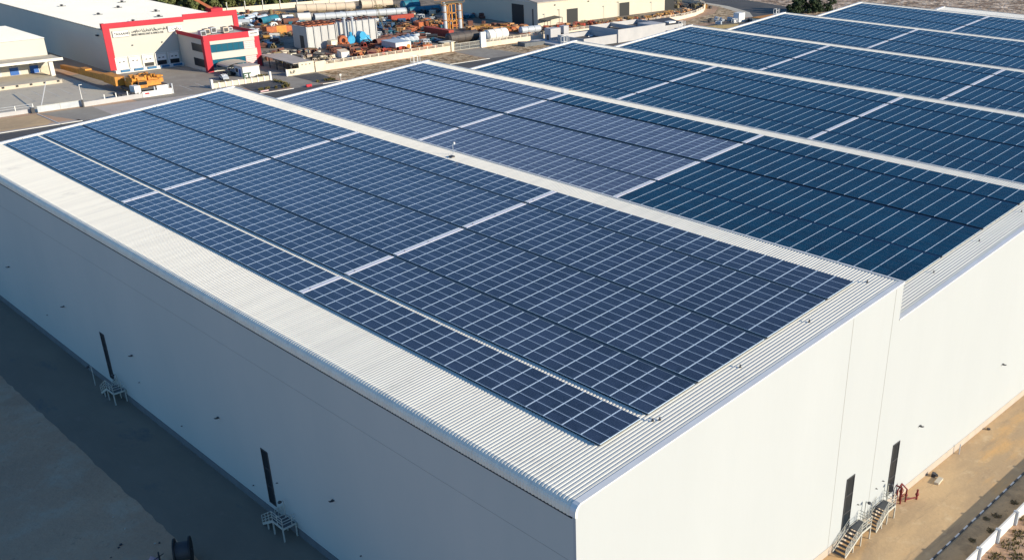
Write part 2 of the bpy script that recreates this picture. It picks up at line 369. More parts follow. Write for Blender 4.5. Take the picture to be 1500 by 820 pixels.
part(wh, 'plinth', MB().box((.205,LN-.3,0),(xe,LN,.895)), 'plinth')
mb = MB()
for X_, zt in ((31.9,24.1),(38.75,24.7)): mb.box((X_,-.012,.9),(X_+.035,-.002,zt))
part(wh, 'wall_joint', mb, 'joint')
mb = MB().box((-.09,.5,17.0),(-.082,LN-1,17.025)); part(wh, 'wall_joint', mb, 'joint')
# eave drip moulding, coloured near-black as the shaded groove under the rounded eave
part(wh, 'eave_trim', MB().box((-.16,.3,20.5),(-.085,LN-.5,20.6)), 'under')
# tall narrow windows
def tall_window(plane, u0, u1, z0, z1, lab):
    fr = MB(); pn = MB(); t = .09
    def bx_(a,b,c,d,e,f,mb):  # u0,u1,z0,z1,depth0,depth1 (outwards)
        if plane == 'Y': mb.box((a,-f,c),(b,-e,d))
        else: mb.box((-.08-f,a,c),(-.08-e,b,d))
    bx_(u0,u0+t,z0,z1,.002,.07,fr); bx_(u1-t,u1,z0,z1,.002,.07,fr)
    bx_(u0+t,u1-t,z0,z0+t,.002,.07,fr); bx_(u0+t,u1-t,z1-t,z1,.002,.07,fr)
    h = (z1-z0)/3
    for i in (1,2): bx_(u0+t,u1-t,z0+h*i-.05,z0+h*i+.05,.002,.065,fr)
    for i in range(3): bx_(u0+t,u1-t,z0+h*i+(t if i==0 else .05),z0+h*(i+1)-(t if i==2 else .05),.004,.03,pn)
    f = part(wh, 'window', fr, 'dark', label=lab)
    sub(f, 'pane', pn, 'glass', (0,0,0))
tall_window('Y',34.0,35.35,1.55,7.4,'tall dark window slot on the sunlit gable, nearer the corner')
tall_window('Y',42.3,43.6,1.5,7.4,'tall dark window slot on the sunlit gable, right of the joint')
tall_window('X',41.85,43.1,1.5,7.6,'tall dark window slot in the shaded wall, nearer')
tall_window('X',79.5,80.7,1.6,7.6,'tall dark window slot in the shaded wall, farther')
tall_window('X',117.0,118.2,1.6,7.6,None) if False else None
def wall_lamp(x, y, z, plane, small=False):
    s_ = .3 if small else .62
    mb = MB()
    if plane == 'X':
        mb.box((-.3*s_-.08,y-.22*s_,z-.05*s_),(-.09,y+.22*s_,z+.1*s_)); mb.obox((-.62*s_,y,z-.0),.5*s_,.34*s_,.1*s_,ry=.35)
    else:
        mb.box((x-.22*s_,-.3*s_,z-.05*s_),(x+.22*s_,-.005,z+.1*s_)); mb.obox((x,-.5*s_,z),.34*s_,.5*s_,.1*s_,rx=-.35)
    part(wh, 'wall_lamp' if not small else 'socket_box', mb, 'dark')
for y in (10,30.5,51.4,71.6,91.5,111): wall_lamp(0,y,7.6,'X')
for y, z in ((99.4,4),(71.3,4.3),(61.4,2.6),(46.1,2.0),(40.8,4.7),(27,3.5)): wall_lamp(0,y,z,'X',True)
for x_ in (47.5,66.6,86,105): wall_lamp(x_,0,7.4,'Y')
for x_, z_ in ((41.1,3.9),(36.6,3.4),(39.9,3.6)): wall_lamp(x_,0,z_,'Y',True)

# ------------------------------------------------------------------ solar arrays
PX_, PY_ = 1.024, 1.9
def module_mb(mb, x0, y0, z, side_w=.02, end_w=.048):
    w, l = PX_-.010, PY_-.02
    x1, y1 = x0+w, y0+l; zt = z+.04
    a, b = side_w, end_w
    mb.add([(x0+a,y0+b,zt-.003),(x1-a,y0+b,zt-.003),(x1-a,y1-b,zt-.003),(x0+a,y1-b,zt-.003)], [(0,1,2,3)], 0)
    o = [(x0,y0),(x1,y0),(x1,y1),(x0,y1)]; i_ = [(x0+a,y0+b),(x1-a,y0+b),(x1-a,y1-b),(x0+a,y1-b)]
    vs = [(p[0],p[1],zt) for p in o] + [(p[0],p[1],zt) for p in i_] + [(p[0],p[1],z) for p in o]
    mb.add(vs, [(0,1,5,4),(2,3,7,6),(8,9,1,0),(10,11,3,2)], 1)
    mb.add(vs, [(1,2,6,5),(3,0,4,7),(9,10,2,1),(11,8,0,3)], 2)
    return mb
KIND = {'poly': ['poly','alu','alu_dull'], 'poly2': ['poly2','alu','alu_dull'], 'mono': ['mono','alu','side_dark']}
_m = {}
def module_mesh(kind):
    if kind not in _m: _m[kind] = module_mb(MB(), 0, 0, .2, *((.018,.034) if kind == 'mono' else (.02,.048))).mesh('solar_module', KIND[kind])
    return _m[kind]
def field_mesh(kind, cells, key):
    kd = kind; key = (kind, key)
    if key not in _m:
        mb = MB()
        for i, j in cells: module_mb(mb, i*PX_, j*PY_, .2, *((.018,.034) if kd == 'mono' else (.02,.048)))
        _m[key] = mb.mesh('module_field', KIND[kd])
    return _m[key]
def struct_mesh(n, gap, mono):
    key = ('s', n, gap, mono)
    if key not in _m:
        a = MB(); Lg = 20*PY_-.1
        for i in range(n+1): a.box((max(.06,i*PX_-.05)+0,.1,.02),(min(n*PX_-.05,i*PX_+.03),Lg,.195))  # rails coloured near-black so the space beneath the modules reads as shade
        b = MB()
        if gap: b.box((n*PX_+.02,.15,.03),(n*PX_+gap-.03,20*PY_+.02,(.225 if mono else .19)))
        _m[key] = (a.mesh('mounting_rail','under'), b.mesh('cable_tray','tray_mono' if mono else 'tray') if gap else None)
    return _m[key]
CAM = Vector((-35.68,-37.58,57.33))
SEC = [3.28, 42.0, 80.72]
SECN = ['near end','middle','far end']
BAYN = ['first roof slope','second roof slope','third roof slope','fourth roof slope','fifth roof slope','sixth roof slope']
GRA = [(.1365,4,0),(.2575,5,.4),(.3957,8,.4),(.6105,8,.42),(.8255,4,0)]
GRB = [(.0700,5,.4),(.2125,5,.4),(.3515,8,.4),(.5745,8,.4),(.7945,4,0)]   # fractions of 40 m past the bay start
ROWA = ['lowest strip','second strip up','middle strip','fourth strip up','top strip under the ridge']
for k in range(6):
    bx, bz, w, s = bays[k]
    for gi, (f, n, gap) in enumerate(GRA if k == 0 else GRB):
        if k and gi == 0: f = .058; n = 6; gap = .3
        gx = f*40
        for si, sy in enumerate(SEC):
            kind = 'poly' if k == 0 else 'mono'
            if k == 1 and si > 0 and not (si == 1 and gi == 4): kind = 'poly2'
            look = {'poly':'blue','poly2':'greyish blue','mono':'deep blue'}[kind]
            rt = root('solar_array', f'{look} solar array on the {BAYN[k]}, {ROWA[gi]}, {SECN[si]}', 'solar array',
                      (bx+gx, sy, bz+gx*s+.0), 'solar arrays on the warehouse roof', (0,-math.atan(s),0))
            rails, tray = struct_mesh(n, gap, kind=='mono')
            link(bpy.data.objects.new('mounting_rail', rails), rt)
            if tray: link(bpy.data.objects.new('cable_tray', tray), rt)
            cells = [(i,j) for i in range(n) for j in range(20)]
            if k <= 2:
                cells.sort(key=lambda c: (Vector((bx+gx+c[0]*PX_, sy+c[1]*PY_, bz)) - CAM).length)
                for (i, j) in cells[:100]:
                    o = bpy.data.objects.new('solar_module', module_mesh(kind)); link(o, rt); o.location = (i*PX_, j*PY_, 0)
                if len(cells) > 100:
                    o = bpy.data.objects.new('solar_module', field_mesh(kind, cells[100:], (k,gi,si))); link(o, rt); o['kind'] = 'stuff'
            else:
                o = bpy.data.objects.new('solar_module', field_mesh(kind, cells, n)); link(o, rt); o['kind'] = 'stuff'
    # cross walkways
    for wi, wy in enumerate((41.36, 80.08)):
        mb = MB(); c, s_ = math.cos(math.atan(s)), math.sin(math.atan(s))
        for gi, (f, n, gap) in enumerate(GRA if k == 0 else GRB):
            if k and gi == 0: f = .058; n = 6
            x0 = f*40 + .02; x1 = f*40 + n*PX_ + (.05 if gi in (0,) and k == 0 else -.02)
            z = .23
            mb.obox((bx+(x0+x1)/2, wy+.25, bz+(x0+x1)/2*s+z), (x1-x0)/c, .54, .05, ry=-math.atan(s))
            for q in range(int((x1-x0)/3.1) if k == 0 else 0):
                xx = x0 + 1 + q*3.1 + rnd.uniform(-.2,.2)
                mb.obox((bx+xx, wy+.25, bz+xx*s+z+.045), .1, .1, .05, ry=-math.atan(s), mi=1)
        single('roof_walkway', f'pale walkway between solar arrays, {"nearer" if wi==0 else "farther"} one on the {BAYN[k]}', 'walkway', mb, ['walk','dark'], (bx+3, wy, bz), 'roof walkways')
# safety-line anchors along the gable edges
def anchor(x, y, k=0):
    bx, bz, w, s = bays[k]; z = bz + (x-bx)*s
    mb = MB().cyl((0,0,.04),(0,0,.09),.1,8).cyl((0,0,.09),(0,0,.2),.04,6).box((-.07,-.04,.2),(.07,.04,.26))
    return mb, (x, y, z)
_an = None
for k, pts in ((0, [(10.0,2.6),(10.4,2.3),(19.6,2.3),(28.8,2.3),(38,2.5),(7.7,119.2),(12.9,119.2),(17.8,119.2),(21.3,119.2),(26.8,119.2),(31.8,119.2),(36.5,119.2)]),
               (1, [(50.5,2.3),(60,2.3),(70,2.3),(52,119.2),(60,119.2),(68,119.2),(75,119.2)]),
               (2, [(88,119.2),(97,119.2),(106,119.2)])):
    for (x, y) in pts:
        mb, loc = anchor(x, y, k)
        if _an is None: _an = mb.mesh('roof_anchor','dark')
        o = bpy.data.objects.new('roof_anchor', _an); link(o); o.location = loc
        o['label'] = 'small dark safety-line anchor post standing on the white roof edge strip'; o['category'] = 'anchor post'; o['group'] = 'safety anchors along the roof edges'
# weather mast at the first ridge
bx, bz, w, s = bays[0]
t = root('weather_mast', 'thin weather mast with a small plate on the first ridge strip', 'weather mast', (39.0,62.2,bz+39*s))
part(t, 'mast', MB().cyl((39,62.2,bz+39*s),(39,62.2,bz+39*s+1.5),.035,6).bar((39,61.9,bz+39*s+1.4),(39,62.7,bz+39*s+1.4),.04), 'galv')
part(t, 'sensor', MB().box((38.9,61.8,bz+39*s+1.4),(39.1,62.0,bz+39*s+1.65)), 'white')
part(t, 'base_plate', MB().box((38.0,61.2,bz+38.3*s+.05),(38.5,61.8,bz+38.3*s+.2)), 'dark')
# roof access ladders with cage frames at the far end of each ridge
for k in range(0,5):
    bx, bz, w, s = bays[k]; X_ = bx+w-2.2; Y_ = LN+.5; zt = bz+(w-2)*s
    t = root('roof_ladder', f'white caged roof ladder rising at the far end of the {["first","second","third","fourth","fifth"][k]} ridge', 'ladder', (X_,Y_,0), 'caged roof ladders')
    a = MB()
    for dx in (-.4,.4): a.bar((X_+dx,Y_-.25,0),(X_+dx,Y_-.25,zt+(1.1 if k else .35)),.07)
    for i in range(30): a.bar((X_-.4,Y_-.25,1+i*.8),(X_+.4,Y_-.25,1+i*.8),.04)
    part(t, 'rail', a, 'white')
    if k:
        a = MB()
        for zz in [zt-6, zt-4, zt-2, zt, zt+1.1]:
            a.bar((X_-.6,Y_-.25,zz),(X_-.6,Y_+.6,zz),.06); a.bar((X_-.6,Y_+.6,zz),(X_+.9,Y_+.6,zz),.06); a.bar((X_+.9,Y_+.6,zz),(X_+.9,Y_-.25,zz),.06)
        for px in (-.6,.9):
            for py in (-.25,.6): a.bar((X_+px,Y_+py,zt-6),(X_+px,Y_+py,zt+1.1),.06)
        part(t, 'cage', a, 'white')
# skylight vents on the bare last slope
bx, bz, w, s = bays[6]
for i,(dx,y) in enumerate(((8,88),(11,74),(12,70))):
    single('roof_vent', ['dark low vent on the bare cream roof slope, farther','dark low vent on the bare cream roof slope, nearer pair, left','dark low vent on the bare cream roof slope, nearer pair, right'][i], 'roof vent',
        MB().box((bx+dx,y,bz+dx*s+.05),(bx+dx+.7,y+3,bz+dx*s+.35)).box((bx+dx-.1,y-.1,bz+dx*s+.35),(bx+dx+.8,y+3.1,bz+dx*s+.42)), 'dark', (bx+dx,y,bz+dx*s), 'vents on the bare slope')

# ------------------------------------------------------------------ escape stairs (local: u along wall (flight descends towards +u), v outwards)
def stair(label, P, uvec, vvec, u0, land, run, h, wd=1.35):
    """u0 = start of the landing, landing length, then the flight runs down"""
    U_ = Vector(uvec); V_ = Vector(vvec); P = Vector(P)
    q = lambda u, v, z: P + U_*u + V_*v + Vector((0,0,z))
    t = root('escape_stair', label, 'staircase', tuple(P), 'steel escape stairs at the warehouse doors')
    def hb(mb, a, b, w_): mb.bar(a, b, w_)
    a = MB(); a.bar(q(0,.1+wd/2,h),q(land,.1+wd/2,h),wd,h=.06); part(t, 'landing', a, 'tread')
    n = max(4, int(h/.2))
    for i in range(n):
        u = land + run*(i+.5)/n; z = h - h*(i+.8)/n
        part(t, 'tread', MB().bar(q(u,.12,z),q(u,.08+wd,z),run/n*.8,h=.05), 'tread')
    a = MB()
    for v in (.1, .1+wd): a.bar(q(0,v,h-.05),q(land,v,h-.05),.08,h=.2); a.bar(q(land,v,h-.05),q(land+run,v,.1),.08,h=.24)
    a.bar(q(0,.1,h-.05),q(0,.1+wd,h-.05),.08,h=.2)
    part(t, 'stringer', a, 'steel')
    for u, v in ((.05,wd+.1),(land-.05,wd+.1),(land-.05,.14),(.05,.14),(land+run*.5,wd+.1)):
        zt = h-.1 if u <= land else h*.45
        part(t, 'leg', MB().bar(q(u,v,0),q(u,v,zt),.11), 'steel')
    a = MB(); v = .1+wd
    for hh in (.45,.75,1.1):
        a.bar(q(0,v,h+hh),q(land,v,h+hh),.05); a.bar(q(land,v,h+hh),q(land+run,v,hh),.05); a.bar(q(0,.1,h+hh),q(0,v,h+hh),.05)
        if hh > .5: a.bar(q(land,.1,h+hh),q(land+run,.1,hh),.05)
    for u in (0, land*.5, land): a.bar(q(u,v,h),q(u,v,h+1.1),.055)
    for i in range(1,4): u = land+run*i/3; a.bar(q(u,v,h*(1-i/3)),q(u,v,h*(1-i/3)+1.1),.055); a.bar(q(u,.1,h*(1-i/3)),q(u,.1,h*(1-i/3)+1.1),.055)
    a.bar(q(0,.5,h),q(0,.5,h+1.1),.055)
    part(t, 'railing', a, 'steel')
stair('white steel escape stair with a long flight, at the sunlit wall nearer the corner', (37.0,-.02,0), (-1,0,0), (0,-1,0), 0, 1.7, 2.6, 1.5)
stair('white steel escape stair at the sunlit wall beside the red pipes', (41.6,-.02,0), (-1,0,0), (0,-1,0), 0, 1.5, 1.9, 1.5)
stair('pale escape stair at the shaded wall, nearer the camera', (-.1,38.1,0), (0,1,0), (-1,0,0), 0, 1.9, 2.2, 1.5)
stair('pale escape stair at the shaded wall, farther along', (-.1,76.3,0), (0,1,0), (-1,0,0), 0, 1.9, 2.2, 1.5)
def stair_lamp(label, x, y, out, h=3.0):
    t = root('lamp_post', label, 'lamp post', (x,y,0), 'short lamp posts beside the escape stairs')
    o = Vector(out)
    part(t, 'post', MB().cyl((x,y,0),(x,y,h),.05,8).bar((x,y,h),(x+o.x*.3,y+o.y*.3,h+.05),.05), 'steel')
    part(t, 'lamp_head', MB().sphere((x+o.x*.35,y+o.y*.35,h),.2,1,1,.7), 'dark')
stair_lamp('short lamp post with dark head beside the longer sunlit stair', 37.7,-.3,(0,-1,0),3.3)
stair_lamp('short lamp post with dark head between the two sunlit stairs', 41.9,-.3,(0,-1,0),3.3)
stair_lamp('short lamp post with dark head beside the nearer shaded stair', -.4,39.6,(-1,0,0),3.4)
stair_lamp('short lamp post with dark head right of the farther shaded stair', -.4,77.6,(-1,0,0),3.2)
stair_lamp('thin lamp post standing left of the farther shaded stair', -1.2,83.2,(-1,0,0),2.6)
# red valve pipes
t = root('fire_pipes', 'red fire-main pipes with valves standing beside the second sunlit stair', 'pipes', (44.4,-.5,0))
a = MB()
for i,(x_,y_,h_) in enumerate(((43.9,-.4,1.6),(44.2,-.7,1.9),(44.6,-.4,2.1),(44.9,-.9,1.5))):
    a.cyl((x_,y_,0),(x_,y_,h_),.09,8); a.sphere((x_,y_,h_*.55),.17)
a.cyl((43.9,-.4,1.6),(44.6,-.4,2.1),.08,8); a.cyl((44.6,-.4,2.1),(44.9,-.9,1.5),.08,8); a.cyl((44.2,-.7,1.9),(44.2,-.05,1.9),.08,8)
part(t, 'pipe', a, 'redpipe')
a = MB().cyl((44.9,-.9,.25),(46.1,-1.5,.25),.08,8).cyl((46.1,-1.5,0),(46.1,-1.5,1.15),.11,8).sphere((46.1,-1.5,.6),.2)
part(t, 'hydrant', a, 'redpipe')
a = MB()
for x_,y_,z_ in ((44.2,-.9,1.1),(44.6,-.6,1.3)): a.tube((x_,y_,z_),(x_,y_-.04,z_),.2,.15,12)
part(t, 'hand_wheel', a, 'redpipe')
single('bollard_post', 'thin grey pipe post standing against the sunlit wall', 'post', MB().cyl((57.2,-.6,0),(57.2,-.6,1.2),.06,8).sphere((57.2,-.6,1.2),.07), 'galv', (57.2,-.6,0))
single('rubble_block', 'dark stone lump lying by the sunlit wall', 'stone', MB().obox((51.2,-.7,.2),.5,.4,.4,rz=.4,rx=.2).obox((51.4,-.9,.1),.3,.3,.25,rz=.9), 'dark', (51.2,-.7,0))
single('concrete_slab', 'small pale slab lying on the sandy lane', 'slab', MB().obox((50.6,-1.6,.12),1.3,.5,.22,rz=.1), 'yardpale', (50.6,-1.6,0))
single('stone', 'small dark stone against the sunlit wall, farther off', 'stone', MB().obox((64.5,-.6,.1),.35,.3,.2,rz=.7,ry=.3), 'dark', (64.5,-.6,0))

# boundary wall on the right
t = root('boundary_wall', 'low white boundary wall with posts along the sandy lane', 'wall', (45,-10.5,0))
part(t, 'wall_panel', MB().box((-60,-10.56,0),(330,-10.42,1.4)), 'white')
part(t, 'coping', MB().box((-60,-10.59,1.4),(330,-10.39,1.47)), 'white')
for i in range(-4, 40): part(t, 'pilaster', MB().box((40.7+i*4,-10.82,0),(40.98+i*4,-10.3,1.52)), 'galv')
def tuft(x, y, r, m='hedge'):
    mb = MB(); rr = random.Random(int(x*31+y*17))
    for i in range(60):
        a = rr.uniform(0,6.28); d = r*math.sqrt(rr.random()); h = rr.uniform(.1,.45)*r
        px, py = x+d*math.cos(a), y+d*math.sin(a)
        mb.add([(px-.06,py,0),(px+.06,py,0),(px+rr.uniform(-.2,.2),py+rr.uniform(-.2,.2),h)], [(0,1,2)])
        mb.add([(px,py-.06,0),(px,py+.06,0),(px+rr.uniform(-.2,.2),py+rr.uniform(-.2,.2),h)], [(0,1,2)])
    return mb
labs = ['dry olive grass tuft by the foot of the boundary wall']
for i,(x_,y_,r_) in enumerate(((42.5,-11.6,.9),(45.4,-12,1.2),(47.6,-11.7,.8),(50.2,-11.5,.9),(44,-13,.7))):
    single('grass_tuft', labs[0], 'grass tuft', tuft(x_,y_,r_), 'hedge', (x_,y_,0), 'dry tufts outside the boundary wall')
for i,(x_,y_,r_) in enumerate(((43.5,-8.8,.35),(46.2,-9.4,.4),(49,-8.7,.45),(52.4,-9,.4),(47.8,-8.2,.3))):
    single('grass_tuft', 'small dark weed on the shaded verge behind the kerb', 'weed', tuft(x_,y_,r_), 'olive', (x_,y_,0), 'weeds on the shaded verge')

# ------------------------------------------------------------------ cable drum bottom left
t = root('cable_drum', 'large black cable drum standing on the side road at the sand edge', 'cable drum', (-9.3,42.0,0), rot=(0,0,R(-28)))
for sgn in (-.65,.65):
    part(t, 'flange', MB().cyl((sgn-.07,0,1.25),(sgn+.07,0,1.25),1.25,28), 'black', world=False)
part(t, 'wound_cable', MB().cyl((-.58,0,1.25),(.58,0,1.25),.85,24), 'dark', world=False)
part(t, 'hub', MB().cyl((-.8,0,1.25),(.8,0,1.25),.15,12), 'dark', world=False)
t = root('broken_drum', 'broken dark reel with pale wrapping beside the big cable drum', 'cable drum', (-11.2,42.6,0), rot=(0,0,R(-20)))
part(t, 'flange', MB().cyl((-.05,0,.85),(.05,0,.85),.85,20), 'black', world=False)
part(t, 'wrapping', MB().obox((-.7,.1,.55),.9,1.0,.35,rz=.5,rx=.4).obox((-.5,.6,.8),.7,.5,.1,rz=-.3,ry=.5), 'pink', world=False)
part(t, 'rope', MB().cyl((-.9,-.2,1.0),(.4,.5,1.2),.04,6).cyl((-.9,-.2,1.0),(-1.1,-.5,.3),.04,6), 'black', world=False)
for i in range(7):
    x_, y_ = -9.4-rnd.random()*5, 44+rnd.random()*12; r_ = rnd.uniform(.05,.12)
    single('stone', 'small stone scattered on the shaded sand near the cable drum', 'stone', MB().obox((x_,y_,r_*.4),r_*2,r_*1.5,r_,rz=rnd.random()*3,rx=.3), 'dark' if i%3 else 'yardpale', (x_,y_,0), 'stones on the shaded sand')

# ------------------------------------------------------------------ text helper
def text_obj(s, size, loc, rt, m, rotx=90, xscale=1.0, name='lettering', ext=.03, align='LEFT'):
    cu = bpy.data.curves.new(name, 'FONT'); cu.body = s; cu.size = size; cu.extrude = ext; cu.offset = size*.03; cu.align_x = align; cu.resolution_u = 3
    tmp = bpy.data.objects.new(name, cu); COL.objects.link(tmp)
    bpy.context.view_layer.update()
    dg = bpy.context.evaluated_depsgraph_get()
    me = bpy.data.meshes.new_from_object(tmp.evaluated_get(dg)); bpy.data.objects.remove(tmp)
    me.materials.clear(); me.materials.append(M[m])
    o = bpy.data.objects.new(name, me); link(o, rt)
    o.location = Vector(loc) - (rt.location if rt else Vector()); o.rotation_euler = (R(rotx),0,0); o.scale = (xscale,1,1)
    return o

# ------------------------------------------------------------------ red-framed warehouse
RY = 285.8
t = root('red_framed_warehouse', 'white warehouse with a red framed front and five loading docks', 'warehouse', (103,RY,0))
part(t, 'wall', MB().box((82.9,RY,1.05),(123.9,RY+.4,13.9)).box((82.9,RY+.4,0),(83.3,430,12.2)).box((123.5,RY+.4,0),(123.9,430,12.2)), 'cream3')
part(t, 'roof', ribbed([(82.8,12.4),(103,12.35),(124.0,12.3)], RY+.41, 430.21, 1.2, .14), 'farroof')
part(t, 'dock_base', MB().box((82.88,RY-1.4,0),(104.2,RY-.002,.9)).box((82.9,RY,0),(123.9,RY+.4,1.05)), 'white')
fr = MB().box((81.9,RY-.25,.95),(83.9,RY-.003,14.4)).box((83.9,RY-.25,12.9),(106.4,RY-.003,14.4)).box((106.4,RY-.25,13.4),(122.6,RY-.003,15.0)).box((122.6,RY-.25,8.5),(124.2,RY-.003,15.0)).box((81.9,RY-.003,12.9),(82.85,RY+1,14.4))
part(t, 'red_frame', fr, 'red')
part(t, 'parapet', MB().box((84,RY+.01,13.9),(106.3,RY+.3,14.3)).box((106.45,RY+.01,13.9),(122.6,RY+.3,14.9)), 'cream3')
for i in range(5):
    x0 = 84.2+i*4.0
    d = part(t, 'dock_door', MB().box((x0,RY-.08,1.15 if i<2 else 2.0+(.25*(i>2))),(x0+2.9,RY-.003,4.1)), 'white')
    sub(d, 'window', MB().box((x0+.5,RY-.1,2.9),(x0+1.1,RY-.082,3.2)).box((x0+1.7,RY-.1,2.9),(x0+2.3,RY-.082,3.2)), 'dark', (103,RY,0))
    part(t, 'dock_surround', MB().box((x0-.5,RY-.3,.9),(x0-.25,RY-.004,4.3)).box((x0-.5,RY-.3,4.3),(x0+3.1,RY-.004,4.45)), 'white')
    if i >= 2: part(t, 'dock_opening', MB().box((x0+.05,RY-.06,.95),(x0+2.85,RY-.02,2.2)), 'black')
    part(t, 'dock_leveller', MB().box((x0+.1,RY-1.75,.35),(x0+2.8,RY-1.41,.95)), 'dockblue')
part(t, 'ramp_door', MB().box((104.3,RY-.08,.9),(106.6,RY-.003,4.2)), 'black')
a = MB().xprism([(104.4,0),(104.4,.95),(106.2,.95),(111.5,.02),(111.5,0)][::-1], RY-6.2, RY-3.2)
part(t, 'ramp', MB().box((104.25,RY-3.9,0),(107.2,RY-.004,.92)).add([(104.3,RY-3.9,.92),(107.1,RY-3.9,.92),(107.6,RY-13,.02),(105.0,RY-13,.02),(104.3,RY-3.9,0),(107.1,RY-3.9,0),(107.6,RY-13,0),(105,RY-13,0)],[(0,3,2,1),(0,4,7,3),(1,2,6,5),(3,7,6,2)]), 'yardpale')
a = MB(); a.bar((104.6,RY-4,1.9),(105.1,RY-13,1.0),.06); a.bar((107,RY-4,1.9),(107.5,RY-13,1.0),.06)
for i in range(6): a.bar((104.6+i*.1,RY-4-i*1.8,.9-i*.17),(104.6+i*.1,RY-4-i*1.8,1.9-i*.18),.05)
part(t, 'railing', a, 'steel')
part(t, 'sign_border', MB().box((84.5,RY-.25,10.2),(89.3,RY-.19,12.1)).box((101.1,RY-.25,10.2),(105.7,RY-.19,12.1)), 'joint')
sg = part(t, 'sign_board', MB().box((84.6,RY-.3,10.3),(89.2,RY-.2,12.0)), 'white')
text_obj('TAXAAND', 1.0, (84.9,RY-.31,10.8), t, 'ink', xscale=.95)
part(t, 'sign_board', MB().box((101.2,RY-.3,10.3),(105.6,RY-.2,12.0)), 'white')
text_obj('توازن', 1.1, (102.2,RY-.31,10.9), t, 'ink')
text_obj('سمارت الشرق الاوسط وافريقيا م.م.ح', .95, (90.2,RY-.05,11.25), t, 'ink', xscale=.9)
text_obj('SMART MIDDLE EAST & AFRICA FZE', .72, (90.0,RY-.05,10.2), t, 'ink', xscale=.85)
for zx, zz in ((89.5,7.4),(98.5,7.4)): part(t, 'wall_lamp', MB().box((zx,RY-.3,zz),(zx+.35,RY-.01,zz+.3)), 'dark')
part(t, 'wall_lamp', MB().box((82.2,RY+6,10.2),(82.88,RY+7,10.6)), 'dark')
for i,(x_,y_) in enumerate(((95,322),(96.5,299),(107,336),(107,304.5),(94.5,352),(112,318),(114,350))):
    z_ = 12.45
    a = MB().cyl((x_,y_,z_-.1),(x_,y_,z_+.45),.4,12); a.cyl((x_,y_,z_+.45),(x_,y_,z_+.7),.7,12,r2=.25); a.box((x_-1.3,y_-.15,z_-.05),(x_+1.3,y_+.15,z_+.2))
    part(t, 'roof_vent', a, 'dark')
# office block
BX0, BX1, BY0 = 103.7, 121.2, 268.0
t = root('office_block', 'two storey office block with red frame and dark teal window bands', 'office', (112,BY0,0))
part(t, 'wall', MB().box((BX0,BY0,0),(BX1,RY-.41,9.6)), 'cream3')
fr = MB()
fr.box((BX0-.15,BY0-.25,9.0),(BX1-3.1,BY0-.003,10.75)); fr.box((BX0-.3,BY0-.25,0),(BX0+1.6,BY0-.003,9.0)); fr.box((BX1-1.5,BY0-.25,0),(BX1+.15,BY0-.003,9.0))
fr.box((BX0-.3,BY0,9.6),(BX0-.003,RY-.45,10.7)); fr.box((BX0-.3,BY0,0),(BX0-.003,BY0+1.2,9.6)); fr.box((BX1+.003,BY0,0),(BX1+.25,BY0+1.5,9.6)); fr.box((BX1+.003,BY0+1.5,9.6),(BX1+.25,RY-.45,10.5))
part(t, 'red_frame', fr, 'red')
part(t, 'spandrel', MB().box((BX0+1.6,BY0-.35,8.0),(BX1-1.5,BY0-.004,9.0)).box((BX0+1.6,BY0-.4,3.6),(BX1-1.2,BY0-.004,5.6)), 'cream3')
for z0_, z1_, nm in ((5.65,7.95,'upper'),(1.2,3.55,'lower')):
    w_ = part(t, 'window_band', MB().box((BX0+1.65,BY0-.1,z0_),(BX1-5.2,BY0-.004,z1_)), 'teal_glass')
    a = MB()
    for i in range(1,6): xx = BX0+1.65+i*1.8; a.box((xx,BY0-.14,z0_),(xx+.06,BY0-.102,z1_))
    sub(w_, 'mullion', a, 'dark', (112,BY0,0))
    part(t, 'window_band', MB().box((BX0-.1,BY0+1.4,z0_),(BX0-.004,BY0+8.5,z1_)), 'glass')
    a = MB()
    for i in range(4): a.box((BX1-5.1,BY0-.2,z0_+i*.6),(BX1-1.55,BY0-.004,z0_+i*.6+.42))
    part(t, 'louvre', a, 'pink')
part(t, 'sign_board', MB().box((BX1-3.1,BY0-.3,9.3),(BX1+.2,BY0-.01,10.75)), 'white')
text_obj('TAXAAND', .62, (BX1-2.8,BY0-.31,9.85), t, 'ink', xscale=.85)
acs = []
for i,(x_,y_,lab) in enumerate(((105.5,273,'boxy rooftop air conditioner on the office roof, leftmost'),(108,275.5,'beige rooftop air conditioner on the office roof, second from left'),(111,277.5,'dark-sided air conditioner in the middle of the office roof'),(114,275.5,'large beige air conditioner right of centre on the office roof'),(117.2,278.5,'small pale air conditioner at the right end of the office roof'))):
    a = root('air_conditioner', lab, 'air conditioner', (x_,y_,9.6), 'air conditioners on the office roof')
    sz = (1.7,2.0,1.6) if i < 4 else (1.3,1.2,1.0)
    part(a, 'casing', MB().box((x_,y_,9.85),(x_+sz[0],y_+sz[1],9.85+sz[2])), 'beige' if i in (1,3) else 'galv')
    part(a, 'fan_grille', MB().cyl((x_+sz[0]/2,y_+sz[1]/2,9.85+sz[2]),(x_+sz[0]/2,y_+sz[1]/2,9.95+sz[2]),.5,14).box((x_+.2,y_-.03,10.1),(x_+sz[0]-.2,y_-.005,9.6+sz[2])), 'dark')
    part(a, 'base', MB().box((x_-.1,y_-.1,9.6),(x_+sz[0]+.1,y_+sz[1]+.1,9.845)), 'dark')
